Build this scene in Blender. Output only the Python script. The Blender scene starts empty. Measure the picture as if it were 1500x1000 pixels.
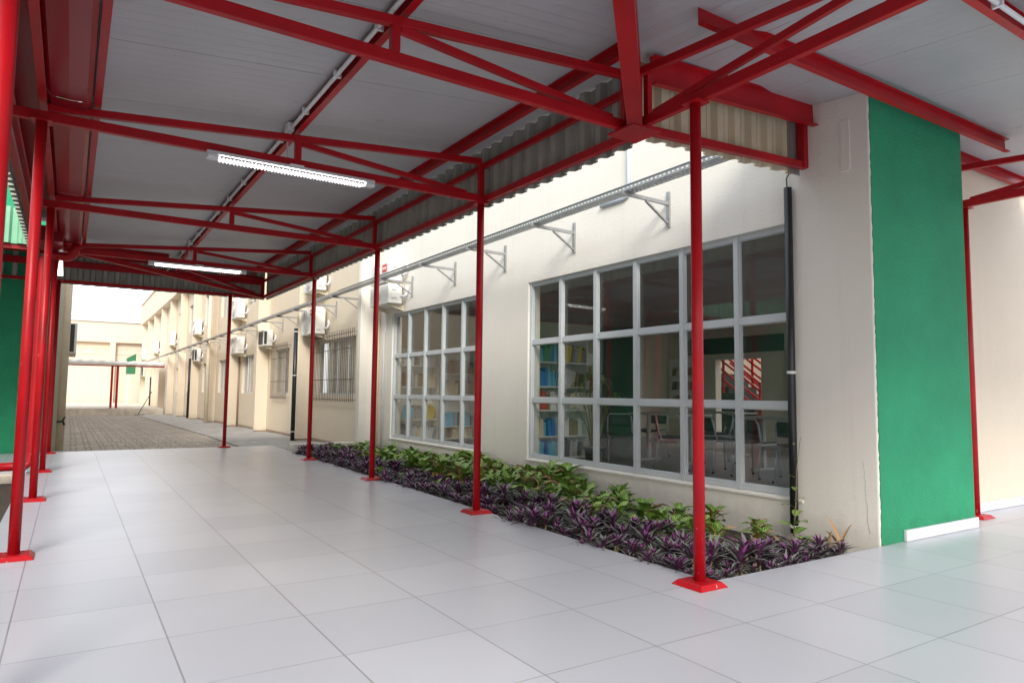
import bpy, bmesh, math, random
from mathutils import Vector, Matrix
R = math.radians
random.seed(7)
scene = bpy.context.scene
COL = scene.collection

# ------------------------------------------------------------------ materials
def new_mat(name):
    m = bpy.data.materials.new(name); m.use_nodes = True
    return m, m.node_tree.nodes, m.node_tree.links, m.node_tree.nodes['Principled BSDF']

def mat(name, col, rough=0.5, metal=0.0, var=0.06, scale=6.0, bump=0.0, bscale=80.0, spec=None, coat=0.0, rvar=0.0):
    m, n, l, b = new_mat(name)
    b.inputs['Roughness'].default_value = rough
    b.inputs['Metallic'].default_value = metal
    if coat: b.inputs['Coat Weight'].default_value = coat; b.inputs['Coat Roughness'].default_value = 0.12
    if spec is not None: b.inputs['Specular IOR Level'].default_value = spec
    tc = n.new('ShaderNodeTexCoord')
    nz = n.new('ShaderNodeTexNoise'); nz.inputs['Scale'].default_value = scale; nz.inputs['Detail'].default_value = 5
    l.new(tc.outputs['Object'], nz.inputs['Vector'])
    r = n.new('ShaderNodeValToRGB')
    e = r.color_ramp.elements
    e[0].position = .3; e[1].position = .7
    e[0].color = [max(0, c*(1-var)) for c in col] + [1]
    e[1].color = [min(1, c*(1+var)) for c in col] + [1]
    l.new(nz.outputs['Fac'], r.inputs['Fac']); l.new(r.outputs['Color'], b.inputs['Base Color'])
    if rvar:
        mr = n.new('ShaderNodeMapRange'); mr.inputs['To Min'].default_value = rough-rvar; mr.inputs['To Max'].default_value = rough+rvar
        l.new(nz.outputs['Fac'], mr.inputs['Value']); l.new(mr.outputs['Result'], b.inputs['Roughness'])
    if bump:
        n2 = n.new('ShaderNodeTexNoise'); n2.inputs['Scale'].default_value = bscale; n2.inputs['Detail'].default_value = 6
        l.new(tc.outputs['Object'], n2.inputs['Vector'])
        bp = n.new('ShaderNodeBump'); bp.inputs['Strength'].default_value = bump; bp.inputs['Distance'].default_value = 0.01
        l.new(n2.outputs['Fac'], bp.inputs['Height']); l.new(bp.outputs['Normal'], b.inputs['Normal'])
    return m

def math_node(n, l, op, a, bb=None):
    x = n.new('ShaderNodeMath'); x.operation = op
    for i, v in enumerate((a, bb)):
        if v is None: continue
        if isinstance(v, (int, float)): x.inputs[i].default_value = v
        else: l.new(v, x.inputs[i])
    return x.outputs[0]

def mixc(n, l, fac, a, b):
    x = n.new('ShaderNodeMix'); x.data_type = 'RGBA'
    if isinstance(fac, (int, float)): x.inputs[0].default_value = fac
    else: l.new(fac, x.inputs[0])
    for i, v in ((6, a), (7, b)):
        if isinstance(v, (tuple, list)): x.inputs[i].default_value = list(v)[:3] + [1]
        else: l.new(v, x.inputs[i])
    return x.outputs[2]

def stucco(name, col, stain=(0.45, 0.42, 0.36), bump=0.5, bscale=45, zb=0.0):
    """painted rough render: mottling, trowel bump, dirt splash near the base and thin run-off streaks"""
    m, n, l, b = new_mat(name)
    b.inputs['Roughness'].default_value = .82
    g = n.new('ShaderNodeNewGeometry'); s = n.new('ShaderNodeSeparateXYZ'); l.new(g.outputs['Position'], s.inputs[0])
    n1 = n.new('ShaderNodeTexNoise'); n1.inputs['Scale'].default_value = 1.3; n1.inputs['Detail'].default_value = 6; n1.inputs['Roughness'].default_value = .65
    l.new(g.outputs['Position'], n1.inputs['Vector'])
    lowv, hiv = (.62, 1.32) if 'green' in name else (.93, 1.05)
    c1 = mixc(n, l, n1.outputs['Fac'], [c*lowv for c in col], [min(1, c*hiv) for c in col])
    # streaks: noise stretched along z
    mp = n.new('ShaderNodeMapping'); mp.inputs['Scale'].default_value = (9, 9, .35)
    l.new(g.outputs['Position'], mp.inputs['Vector'])
    n2 = n.new('ShaderNodeTexNoise'); n2.inputs['Scale'].default_value = 1.0; n2.inputs['Detail'].default_value = 4
    l.new(mp.outputs[0], n2.inputs['Vector'])
    st = math_node(n, l, 'MULTIPLY', math_node(n, l, 'MAXIMUM', math_node(n, l, 'SUBTRACT', n2.outputs['Fac'], .56), 0), .12 if 'green' in name else .6)
    c2 = mixc(n, l, st, c1, stain)
    # splash dirt at the base
    n3 = n.new('ShaderNodeTexNoise'); n3.inputs['Scale'].default_value = 7; n3.inputs['Detail'].default_value = 6
    l.new(g.outputs['Position'], n3.inputs['Vector'])
    h = math_node(n, l, 'SUBTRACT', math_node(n, l, 'MULTIPLY', n3.outputs['Fac'], .34), math_node(n, l, 'SUBTRACT', s.outputs['Z'], zb))
    h = math_node(n, l, 'MINIMUM', math_node(n, l, 'MAXIMUM', math_node(n, l, 'MULTIPLY', h, 2.2), 0), .5 if 'green' in name else .22)
    c3 = mixc(n, l, h, c2, [c*.8 for c in stain])
    l.new(c3, b.inputs['Base Color'])
    n4 = n.new('ShaderNodeTexNoise'); n4.inputs['Scale'].default_value = bscale; n4.inputs['Detail'].default_value = 5; n4.inputs['Roughness'].default_value = .6
    l.new(g.outputs['Position'], n4.inputs['Vector'])
    bp = n.new('ShaderNodeBump'); bp.inputs['Strength'].default_value = bump; bp.inputs['Distance'].default_value = .012
    l.new(n4.outputs['Fac'], bp.inputs['Height']); l.new(bp.outputs['Normal'], b.inputs['Normal'])
    return m

M = {}
M['red'] = mat('red_enamel', (.385, .004, .010), .39, var=.16, scale=3, bump=.12, bscale=30, spec=.32, rvar=.08)
def chips(m):
    n, l = m.node_tree.nodes, m.node_tree.links; b = n['Principled BSDF']
    src = b.inputs['Base Color'].links[0].from_socket
    g = n.new('ShaderNodeNewGeometry'); s = n.new('ShaderNodeSeparateXYZ'); l.new(g.outputs['Position'], s.inputs[0])
    nz = n.new('ShaderNodeTexNoise'); nz.inputs['Scale'].default_value = 38; nz.inputs['Detail'].default_value = 4; l.new(g.outputs['Position'], nz.inputs['Vector'])
    low = math_node(n, l, 'MULTIPLY', math_node(n, l, 'MAXIMUM', math_node(n, l, 'SUBTRACT', .5, s.outputs['Z']), 0), .10)
    f = math_node(n, l, 'GREATER_THAN', math_node(n, l, 'ADD', nz.outputs['Fac'], low), .745)
    c = mixc(n, l, math_node(n, l, 'MULTIPLY', f, .75), src, (.55, .42, .40))
    n2 = n.new('ShaderNodeTexNoise'); n2.inputs['Scale'].default_value = 2.2; n2.inputs['Detail'].default_value = 7; l.new(g.outputs['Position'], n2.inputs['Vector'])
    d = math_node(n, l, 'MULTIPLY', math_node(n, l, 'MAXIMUM', math_node(n, l, 'SUBTRACT', n2.outputs['Fac'], .54), 0), 2.2)
    c = mixc(n, l, math_node(n, l, 'MINIMUM', d, .4), c, (.20, .012, .012))
    l.new(c, b.inputs['Base Color'])
chips(M['red'])
M['red_gutter'] = mat('red_gutter_metal', (.24, .004, .012), .30, var=.12, scale=2, bump=.05, bscale=4, spec=.3)
M['white_wall'] = stucco('white_stucco', (.79, .76, .695), bump=.32)
M['cream_wall'] = stucco('cream_stucco', (.70, .61, .485), zb=-.15)
M['peach_wall'] = stucco('peach_stucco', (.70, .58, .455), zb=-.4)
M['green_wall'] = stucco('green_stucco', (.018, .285, .135), stain=(.012, .17, .08), bump=1.0, bscale=70)
M['green_far'] = mat('green_paint', (.02, .15, .06), .7)
M['soil'] = mat('soil', (.055, .042, .03), .95, var=.5, scale=20, bump=1, bscale=40)
M['concrete'] = mat('concrete', (.34, .33, .31), .9, var=.25, scale=3, bump=.4, bscale=50)
M['kerb'] = mat('kerb_render', (.62, .56, .47), .85, var=.2, scale=3, bump=.3)
M['alu'] = mat('white_aluminium', (.52, .56, .58), .42, var=.05, scale=3)
M['galv'] = mat('galvanised_steel', (.36, .37, .38), .42, .6, var=.14, scale=25)
M['dark_plastic'] = mat('black_pipe', (.014, .016, .02), .35, var=.2)
M['black'] = mat('black_plastic', (.012, .012, .013), .5)
M['white_plastic'] = mat('white_pvc', (.72, .73, .74), .4, var=.04)
M['ac_white'] = mat('ac_enamel', (.74, .74, .71), .4, var=.05, scale=4)
M['ac_grille'] = mat('ac_grille', (.36, .37, .37), .5)
M['ac_dark'] = mat('ac_coil', (.03, .033, .036), .55)
M['cream_bracket'] = mat('cream_bracket', (.66, .60, .46), .6)
M['blue_pvc'] = mat('bluish_pvc', (.50, .56, .64), .4, var=.04)
M['insul'] = mat('pipe_insulation', (.70, .70, .76), .6)
M['fascia'] = mat('corrugated_sheet', (.37, .38, .34), .45, .25, var=.12, scale=4, rvar=.08)
M['fascia_lit'] = mat('lit_corrugated_sheet', (.62, .56, .40), .45, .1, var=.1, scale=4)  # warm bounced light put into the colour; same sheet as the grey fascia
M['fascia_green_cast'] = mat('green_cast_sheet', (.20, .46, .30), .45, .1, var=.1)  # green bounce light put into the colour of a pale sheet
M['terra'] = mat('brown_pipe', (.30, .22, .17), .6)
M['cream_pipe'] = mat('cream_pipe', (.72, .63, .49), .6)
M['roof_grey'] = mat('grey_roof_sheet', (.55, .57, .60), .5, .3)
M['shelf'] = mat('shelf_enamel', (.82, .82, .80), .5)
M['paper'] = mat('paper', (.78, .78, .74), .8)
M['int_wall'] = mat('interior_paint', (.74, .67, .55), .8, var=.04)
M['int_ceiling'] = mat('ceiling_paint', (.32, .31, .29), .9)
M['int_floor'] = mat('interior_floor', (.45, .46, .48), .3, var=.12, scale=4)
M['int_green'] = mat('interior_green', (.012, .06, .035), .7)
M['chair_tube'] = mat('chair_tube', (.46, .50, .54), .35, .3)
M['chair_seat'] = mat('chair_shell', (.022, .023, .026), .45)
M['table'] = mat('table_laminate', (.50, .50, .48), .35)
M['stem'] = mat('dry_stem', (.25, .18, .10), .8)
M['pot'] = mat('pot_plastic', (.02, .02, .022), .5)
M['skirting'] = mat('skirting_tile', (.60, .61, .64), .32)
M['curtain'] = mat('curtain', (.62, .60, .56), .9)
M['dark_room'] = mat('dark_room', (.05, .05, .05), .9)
M['bar_rust'] = mat('grille_bar', (.14, .11, .09), .7)
M['blue'] = mat('blue_plastic', (.03, .2, .32), .4)
M['logo_red'] = mat('badge_red', (.62, .03, .03), .4)
M['purple_out'] = None

def emis(name, col, s):
    m, n, l, b = new_mat(name)
    b.inputs['Base Color'].default_value = list(col)+[1]
    b.inputs['Emission Color'].default_value = list(col)+[1]; b.inputs['Emission Strength'].default_value = s
    return m
M['tube'] = emis('lamp_tube', (1, .99, .96), 2.2)

def glass(name, tint=(.95, .96, .95), dirt=.012):
    m = bpy.data.materials.new(name); m.use_nodes = True
    n, l = m.node_tree.nodes, m.node_tree.links
    n.remove(n['Principled BSDF'])
    out = n['Material Output']
    tr = n.new('ShaderNodeBsdfTransparent'); tr.inputs['Color'].default_value = list(tint)+[1]
    gl = n.new('ShaderNodeBsdfGlossy'); gl.inputs['Roughness'].default_value = .015
    lw = n.new('ShaderNodeLayerWeight'); lw.inputs['Blend'].default_value = .5
    sch = math_node(n, l, 'ADD', .045, math_node(n, l, 'MULTIPLY', .955, math_node(n, l, 'POWER', lw.outputs['Facing'], 4.0)))
    nz = n.new('ShaderNodeTexNoise'); nz.inputs['Scale'].default_value = 1.2; nz.inputs['Detail'].default_value = 1
    tc = n.new('ShaderNodeTexCoord'); l.new(tc.outputs['Object'], nz.inputs['Vector'])
    bp = n.new('ShaderNodeBump'); bp.inputs['Strength'].default_value = .05; bp.inputs['Distance'].default_value = .05
    l.new(nz.outputs['Fac'], bp.inputs['Height']); l.new(bp.outputs['Normal'], gl.inputs['Normal'])
    mx = n.new('ShaderNodeMixShader'); l.new(sch, mx.inputs[0]); l.new(tr.outputs[0], mx.inputs[1]); l.new(gl.outputs[0], mx.inputs[2])
    df = n.new('ShaderNodeBsdfDiffuse'); df.inputs['Color'].default_value = (.5, .5, .46, 1)
    m2 = n.new('ShaderNodeMixShader'); n3 = n.new('ShaderNodeTexNoise'); n3.inputs['Scale'].default_value = 3.5; n3.inputs['Detail'].default_value = 6; l.new(tc.outputs['Object'], n3.inputs['Vector'])
    l.new(math_node(n, l, 'MULTIPLY', math_node(n, l, 'POWER', n3.outputs['Fac'], 2.5), dirt*5), m2.inputs[0])
    l.new(mx.outputs[0], m2.inputs[1]); l.new(df.outputs[0], m2.inputs[2]); l.new(m2.outputs[0], out.inputs['Surface'])
    return m
M['glass'] = glass('window_glass')

TX, TY, TS = 1.0212, 2.2512, 0.6
def tile_mat():
    m, n, l, b = new_mat('porcelain_tile')
    g = n.new('ShaderNodeNewGeometry'); s = n.new('ShaderNodeSeparateXYZ'); l.new(g.outputs['Position'], s.inputs[0])
    u = math_node(n, l, 'DIVIDE', math_node(n, l, 'SUBTRACT', s.outputs['X'], TX-60), TS)
    v = math_node(n, l, 'DIVIDE', math_node(n, l, 'SUBTRACT', s.outputs['Y'], TY-60), TS)
    def edge(t, w):
        f = math_node(n, l, 'FRACT', t)
        d = math_node(n, l, 'MINIMUM', f, math_node(n, l, 'SUBTRACT', 1, f))
        return math_node(n, l, 'LESS_THAN', d, w/2/TS)
    ex, ey = edge(u, .0068), edge(v, .0052)
    fu, fv = math_node(n, l, 'FLOOR', u), math_node(n, l, 'FLOOR', v)
    cv = n.new('ShaderNodeCombineXYZ'); l.new(fu, cv.inputs[0]); l.new(fv, cv.inputs[1])
    wn = n.new('ShaderNodeTexWhiteNoise'); wn.noise_dimensions = '3D'; l.new(cv.outputs[0], wn.inputs['Vector'])
    base = mixc(n, l, wn.outputs['Value'], (.465, .48, .54), (.53, .545, .605))
    # faint veining, scuffs
    nz = n.new('ShaderNodeTexNoise'); nz.inputs['Scale'].default_value = 1.7; nz.inputs['Detail'].default_value = 8; nz.inputs['Roughness'].default_value = .7
    l.new(g.outputs['Position'], nz.inputs['Vector'])
    base = mixc(n, l, math_node(n, l, 'MULTIPLY', nz.outputs['Fac'], .5), base, (.42, .43, .465))
    mp = n.new('ShaderNodeMapping'); mp.inputs['Scale'].default_value = (3.2, 9, 1); mp.inputs['Rotation'].default_value = (0, 0, .5)
    l.new(g.outputs['Position'], mp.inputs['Vector'])
    n2 = n.new('ShaderNodeTexNoise'); n2.inputs['Scale'].default_value = 1.6; n2.inputs['Detail'].default_value = 7; n2.inputs['Roughness'].default_value = .6; n2.inputs['Distortion'].default_value = .6
    l.new(mp.outputs[0], n2.inputs['Vector'])
    sc = math_node(n, l, 'MINIMUM', math_node(n, l, 'MULTIPLY', math_node(n, l, 'MAXIMUM', math_node(n, l, 'SUBTRACT', n2.outputs['Fac'], .68), 0), 4), .45)
    left = n.new('ShaderNodeMapRange'); left.inputs['From Min'].default_value = 2.2; left.inputs['From Max'].default_value = .6; left.inputs['To Min'].default_value = .12; left.inputs['To Max'].default_value = 1
    l.new(s.outputs['X'], left.inputs['Value'])
    base = mixc(n, l, math_node(n, l, 'MULTIPLY', sc, left.outputs[0]), base, (.30, .30, .32))
    grime = n.new('ShaderNodeTexNoise'); grime.inputs['Scale'].default_value = 2.3; grime.inputs['Detail'].default_value = 3
    l.new(g.outputs['Position'], grime.inputs['Vector'])
    gx = math_node(n, l, 'MULTIPLY', ex, math_node(n, l, 'ADD', .45, math_node(n, l, 'MULTIPLY', grime.outputs['Fac'], .7)))
    gy = math_node(n, l, 'MULTIPLY', ey, math_node(n, l, 'MULTIPLY', grime.outputs['Fac'], 1.6))
    gf = math_node(n, l, 'MINIMUM', math_node(n, l, 'MAXIMUM', gx, gy), 1)
    base = mixc(n, l, gf, base, (.20, .20, .21))
    l.new(base, b.inputs['Base Color'])
    ro = n.new('ShaderNodeMapRange'); ro.inputs['To Min'].default_value = .285; ro.inputs['To Max'].default_value = .35
    n5 = n.new('ShaderNodeTexNoise'); n5.inputs['Scale'].default_value = 1.4; n5.inputs['Detail'].default_value = 1.5; l.new(g.outputs['Position'], n5.inputs['Vector'])
    l.new(n5.outputs['Fac'], ro.inputs['Value'])
    l.new(ro.outputs[0], b.inputs['Roughness'])
    # every tile very slightly tilted + grout groove
    wob = n.new('ShaderNodeTexNoise'); wob.inputs['Scale'].default_value = 1.1; wob.inputs['Detail'].default_value = 2
    l.new(g.outputs['Position'], wob.inputs['Vector'])
    hsum = math_node(n, l, 'SUBTRACT', math_node(n, l, 'ADD', math_node(n, l, 'MULTIPLY', wob.outputs['Fac'], .25), math_node(n, l, 'MULTIPLY', wn.outputs['Value'], .12)), math_node(n, l, 'MULTIPLY', math_node(n, l, 'MAXIMUM', ex, ey), .5))
    bp = n.new('ShaderNodeBump'); bp.inputs['Strength'].default_value = .22; bp.inputs['Distance'].default_value = .02
    l.new(hsum, bp.inputs['Height']); l.new(bp.outputs['Normal'], b.inputs['Normal'])
    b.inputs['Specular IOR Level'].default_value = .55
    return m
M['tile'] = tile_mat()

def paver_mat():
    m, n, l, b = new_mat('block_paving')
    b.inputs['Roughness'].default_value = .9
    g = n.new('ShaderNodeNewGeometry')
    br = n.new('ShaderNodeTexBrick')
    nd = n.new('ShaderNodeTexNoise'); nd.inputs['Scale'].default_value = 2.5; nd.inputs['Detail'].default_value = 3; l.new(g.outputs['Position'], nd.inputs['Vector'])
    va = n.new('ShaderNodeVectorMath'); va.operation = 'MULTIPLY_ADD'; l.new(nd.outputs['Color'], va.inputs[0]); va.inputs[1].default_value = (.16, .10, 0); l.new(g.outputs['Position'], va.inputs[2])
    l.new(va.outputs[0], br.inputs['Vector'])
    br.inputs['Scale'].default_value = 1; br.inputs['Brick Width'].default_value = .26; br.inputs['Row Height'].default_value = .17; br.offset = .37
    br.inputs['Mortar Size'].default_value = .016; br.inputs['Mortar Smooth'].default_value = .3
    br.inputs['Color1'].default_value = (.35, .31, .26, 1); br.inputs['Color2'].default_value = (.50, .455, .39, 1); br.inputs['Mortar'].default_value = (.12, .10, .08, 1)
    nz = n.new('ShaderNodeTexNoise'); nz.inputs['Scale'].default_value = .7; nz.inputs['Detail'].default_value = 7; l.new(g.outputs['Position'], nz.inputs['Vector'])
    c = mixc(n, l, nz.outputs['Fac'], (.55, .55, .55), (1.25, 1.2, 1.15))
    mx = n.new('ShaderNodeMix'); mx.data_type = 'RGBA'; mx.blend_type = 'MULTIPLY'; mx.inputs[0].default_value = .8
    l.new(br.outputs['Color'], mx.inputs[6]); l.new(c, mx.inputs[7]); l.new(mx.outputs[2], b.inputs['Base Color'])
    bp = n.new('ShaderNodeBump'); bp.inputs['Strength'].default_value = .9; bp.inputs['Distance'].default_value = .02; bp.invert = True
    l.new(br.outputs['Fac'], bp.inputs['Height']); l.new(bp.outputs['Normal'], b.inputs['Normal'])
    return m
M['paver'] = paver_mat()

def panel_mat(name, axis):
    """ribbed underside of a sandwich roof panel; ribs run across `axis`"""
    m, n, l, b = new_mat(name)
    b.inputs['Roughness'].default_value = .42
    g = n.new('ShaderNodeNewGeometry'); s = n.new('ShaderNodeSeparateXYZ'); l.new(g.outputs['Position'], s.inputs[0])
    f = math_node(n, l, 'FRACT', math_node(n, l, 'DIVIDE', s.outputs[axis], .1))
    d = math_node(n, l, 'MINIMUM', f, math_node(n, l, 'SUBTRACT', 1, f))
    groove = math_node(n, l, 'SUBTRACT', 1, math_node(n, l, 'MINIMUM', math_node(n, l, 'MULTIPLY', d, 14), 1))
    nz = n.new('ShaderNodeTexNoise'); nz.inputs['Scale'].default_value = 1.6; nz.inputs['Detail'].default_value = 7; l.new(g.outputs['Position'], nz.inputs['Vector'])
    c = mixc(n, l, nz.outputs['Fac'], (.40, .40, .42), (.51, .51, .525))
    n2 = n.new('ShaderNodeTexNoise'); n2.inputs['Scale'].default_value = 5; n2.inputs['Detail'].default_value = 5; l.new(g.outputs['Position'], n2.inputs['Vector'])
    sc = math_node(n, l, 'MINIMUM', math_node(n, l, 'MULTIPLY', math_node(n, l, 'MAXIMUM', math_node(n, l, 'SUBTRACT', n2.outputs['Fac'], .66), 0), 4), .35)
    c = mixc(n, l, sc, c, (.26, .26, .26))
    l.new(c, b.inputs['Base Color'])
    bp = n.new('ShaderNodeBump'); bp.inputs['Strength'].default_value = .45; bp.inputs['Distance'].default_value = .007
    l.new(groove, bp.inputs['Height']); l.new(bp.outputs['Normal'], b.inputs['Normal'])
    return m
M['panel_a'] = panel_mat('roof_panel_ribbed', 'Y')
M['panel_b'] = panel_mat('roof_panel_ribbed_cross', 'X')

def leaf_mat(name, c1, c2, vein=None, rough=.4, nveins=9):
    m, n, l, b = new_mat(name)
    b.inputs['Roughness'].default_value = rough
    uv = n.new('ShaderNodeUVMap'); s = n.new('ShaderNodeSeparateXYZ'); l.new(uv.outputs[0], s.inputs[0])
    oi = n.new('ShaderNodeObjectInfo')
    g = n.new('ShaderNodeNewGeometry')
    nz = n.new('ShaderNodeTexNoise'); nz.inputs['Scale'].default_value = 9; nz.inputs['Detail'].default_value = 3; l.new(g.outputs['Position'], nz.inputs['Vector'])
    c = mixc(n, l, nz.outputs['Fac'], c1, c2)
    if vein:
        au = math_node(n, l, 'ABSOLUTE', math_node(n, l, 'SUBTRACT', s.outputs['X'], .5))
        ph = math_node(n, l, 'FRACT', math_node(n, l, 'SUBTRACT', math_node(n, l, 'MULTIPLY', s.outputs['Y'], nveins), math_node(n, l, 'MULTIPLY', au, 3.2)))
        side = math_node(n, l, 'LESS_THAN', ph, .30)
        mid = math_node(n, l, 'LESS_THAN', au, .045)
        c = mixc(n, l, math_node(n, l, 'MULTIPLY', math_node(n, l, 'MAXIMUM', side, mid), .85), c, vein)
    l.new(c, b.inputs['Base Color'])
    b.inputs['Transmission Weight'].default_value = 0
    b.inputs['Subsurface Weight'].default_value = 0
    return m
M['purple_top'] = leaf_mat('rosette_leaf_top', (.075, .10, .075), (.22, .23, .21), (.30, .28, .30), .38, 0)
M['purple_in'] = leaf_mat('rosette_leaf_inner', (.16, .03, .15), (.34, .09, .30), None, .35)
M['purple_under'] = leaf_mat('rosette_leaf_underside', (.05, .014, .042), (.11, .03, .09), None, .4)
M['green_leaf'] = leaf_mat('zebra_leaf', (.02, .085, .01), (.05, .16, .016), (.36, .52, .10), .38, 6)
M['lime_leaf'] = leaf_mat('lime_leaf', (.07, .20, .02), (.14, .27, .03), (.46, .56, .16), .4, 6)
M['yellow_leaf'] = leaf_mat('yellow_leaf', (.38, .24, .03), (.48, .32, .06), (.40, .36, .10), .5)
M['dry_leaf'] = leaf_mat('dry_leaf', (.30, .17, .08), (.46, .31, .18), None, .8)

# ------------------------------------------------------------------ geometry helpers
class MB:
    """collects faces (several material slots) and links them as ONE mesh object"""
    def __init__(s): s.v = []; s.f = []; s.m = []; s.sm = []; s.uv = {}
    def face(s, idx, mi=0, smooth=False): s.f.append(tuple(idx)); s.m.append(mi); s.sm.append(smooth)
    def box(s, x0, x1, y0, y1, z0, z1, mi=0):
        b = len(s.v)
        s.v += [(x, y, z) for z in (z0, z1) for y in (y0, y1) for x in (x0, x1)]
        for q in ((0, 2, 3, 1), (4, 5, 7, 6), (0, 1, 5, 4), (2, 6, 7, 3), (0, 4, 6, 2), (1, 3, 7, 5)): s.face([b+i for i in q], mi)
        return s
    def hexa(s, pts, mi=0):
        b = len(s.v); s.v += [tuple(p) for p in pts]
        for q in ((0, 3, 2, 1), (4, 5, 6, 7), (0, 1, 5, 4), (1, 2, 6, 5), (2, 3, 7, 6), (3, 0, 4, 7)): s.face([b+i for i in q], mi)
        return s
    def bar(s, p, q, w, h, up=(0, 0, 1), mi=0):
        """box section bar from p to q: w sideways, h along up"""
        p, q, up = Vector(p), Vector(q), Vector(up)
        d = (q-p).normalized(); r = d.cross(up)
        if r.length < 1e-5: r = d.cross(Vector((0, 1, 0)))
        r.normalize(); u = r.cross(d).normalized()
        a = [(-r*w-u*h)/2, (r*w-u*h)/2, (r*w+u*h)/2, (-r*w+u*h)/2]
        return s.hexa([p+i for i in a]+[q+i for i in a], mi)
    def channel(s, p, q, w, h, t=.006, up=(0, 0, 1), flip=1, mi=0):
        """C section: web on one side, two flanges"""
        p, q, up = Vector(p), Vector(q), Vector(up)
        d = (q-p).normalized(); r = d.cross(up).normalized()*flip; u = (d.cross(up).normalized()).cross(d).normalized()
        s.bar(p-r*(w-t)/2, q-r*(w-t)/2, t, h, up, mi)
        for k in (-1, 1): s.bar(p+u*k*(h-t)/2+r*t*.5, q+u*k*(h-t)/2+r*t*.5, w-t, t, up, mi)
        return s
    def tube(s, pts, r, n=10, mi=0, cap=True, r2=None):
        pts = [Vector(p) for p in pts]; b0 = len(s.v); rings = []
        prev = None
        for i, p in enumerate(pts):
            d = (pts[min(i+1, len(pts)-1)]-pts[max(i-1, 0)]).normalized()
            a = prev if prev is not None else (Vector((0, 0, 1)) if abs(d.z) < .9 else Vector((1, 0, 0)))
            u = (a-d*a.dot(d)).normalized(); w = d.cross(u); prev = u
            rr = r if r2 is None else r+(r2-r)*i/(len(pts)-1)
            ring = []
            for k in range(n):
                t = 2*math.pi*k/n; ring.append(len(s.v)); s.v.append(tuple(p+(u*math.cos(t)+w*math.sin(t))*rr))
            rings.append(ring)
        for a, c in zip(rings, rings[1:]):
            for k in range(n): s.face((a[k], a[(k+1) % n], c[(k+1) % n], c[k]), mi, True)
        if cap: s.face(rings[0][::-1], mi); s.face(rings[-1], mi)
        return s
    def prism(s, poly, z0, z1, mi=0):
        """vertical prism from an xy polygon; z0/z1 are numbers or functions of (x, y)"""
        f0 = z0 if callable(z0) else (lambda x, y: z0); f1 = z1 if callable(z1) else (lambda x, y: z1)
        b = len(s.v); n = len(poly)
        s.v += [(x, y, f0(x, y)) for x, y in poly]+[(x, y, f1(x, y)) for x, y in poly]
        s.face([b+i for i in range(n)][::-1], mi); s.face([b+n+i for i in range(n)], mi)
        for i in range(n): j = (i+1) % n; s.face((b+i, b+j, b+n+j, b+n+i), mi)
        return s
    def disc(s, c, nrm, r, n=20, th=.01, mi=0):
        c, d = Vector(c), Vector(nrm).normalized()
        return s.tube([c, c+d*th], r, n, mi)
    def build(s, name, mats, parent=None, bevel=0, origin=None, solid=0):
        if not isinstance(mats, (list, tuple)): mats = [mats]
        o0 = Vector(origin) if origin is not None else (Vector(parent['_o']) if parent is not None and '_o' in parent else Vector((0, 0, 0)))
        me = bpy.data.meshes.new(name)
        me.from_pydata([tuple(Vector(v)-o0) for v in s.v], [], s.f)
        for m_ in mats: me.materials.append(m_)
        for p, mi, sm in zip(me.polygons, s.m, s.sm): p.material_index = mi; p.use_smooth = sm
        if s.uv:
            ul = me.uv_layers.new(name='UVMap')
            for lp in me.loops:
                if lp.vertex_index in s.uv: ul.data[lp.index].uv = s.uv[lp.vertex_index]
        bm = bmesh.new(); bm.from_mesh(me); bmesh.ops.recalc_face_normals(bm, faces=bm.faces)
        bm.to_mesh(me); bm.free()
        me.update()
        o = bpy.data.objects.new(name, me); COL.objects.link(o)
        if parent is not None: o.parent = parent; o['_o'] = list(o0)
        elif origin is not None: o.location = o0; o['_o'] = list(o0)
        if bevel:
            b = o.modifiers.new('bevel', 'BEVEL'); b.width = bevel; b.segments = 2; b.limit_method = 'ANGLE'; b.angle_limit = R(40)
        if solid:
            b = o.modifiers.new('solid', 'SOLIDIFY'); b.thickness = solid; b.offset = 0
        return o

def tag(o, label=None, cat=None, group=None, kind=None):
    if label: o['label'] = label
    if cat: o['category'] = cat
    if group: o['group'] = group
    if kind: o['kind'] = kind
    return o
def thing(name, loc, label, cat, group=None):
    o = bpy.data.objects.new(name, None); COL.objects.link(o); o.location = loc; o['_o'] = list(loc)
    o.empty_display_size = .1
    return tag(o, label, cat, group)
def copy_tree(root, loc, rz=None, label=None, sc=None):
    r = root.copy(); COL.objects.link(r); r.location = loc
    if rz is not None: r.rotation_euler = (0, 0, rz)
    if sc is not None: r.scale = (sc, sc, sc)
    if label: r['label'] = label
    def rec(a, b):
        for ch in a.children:
            c = ch.copy(); COL.objects.link(c); c.parent = b; rec(ch, c)
    rec(root, r)
    return r

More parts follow.
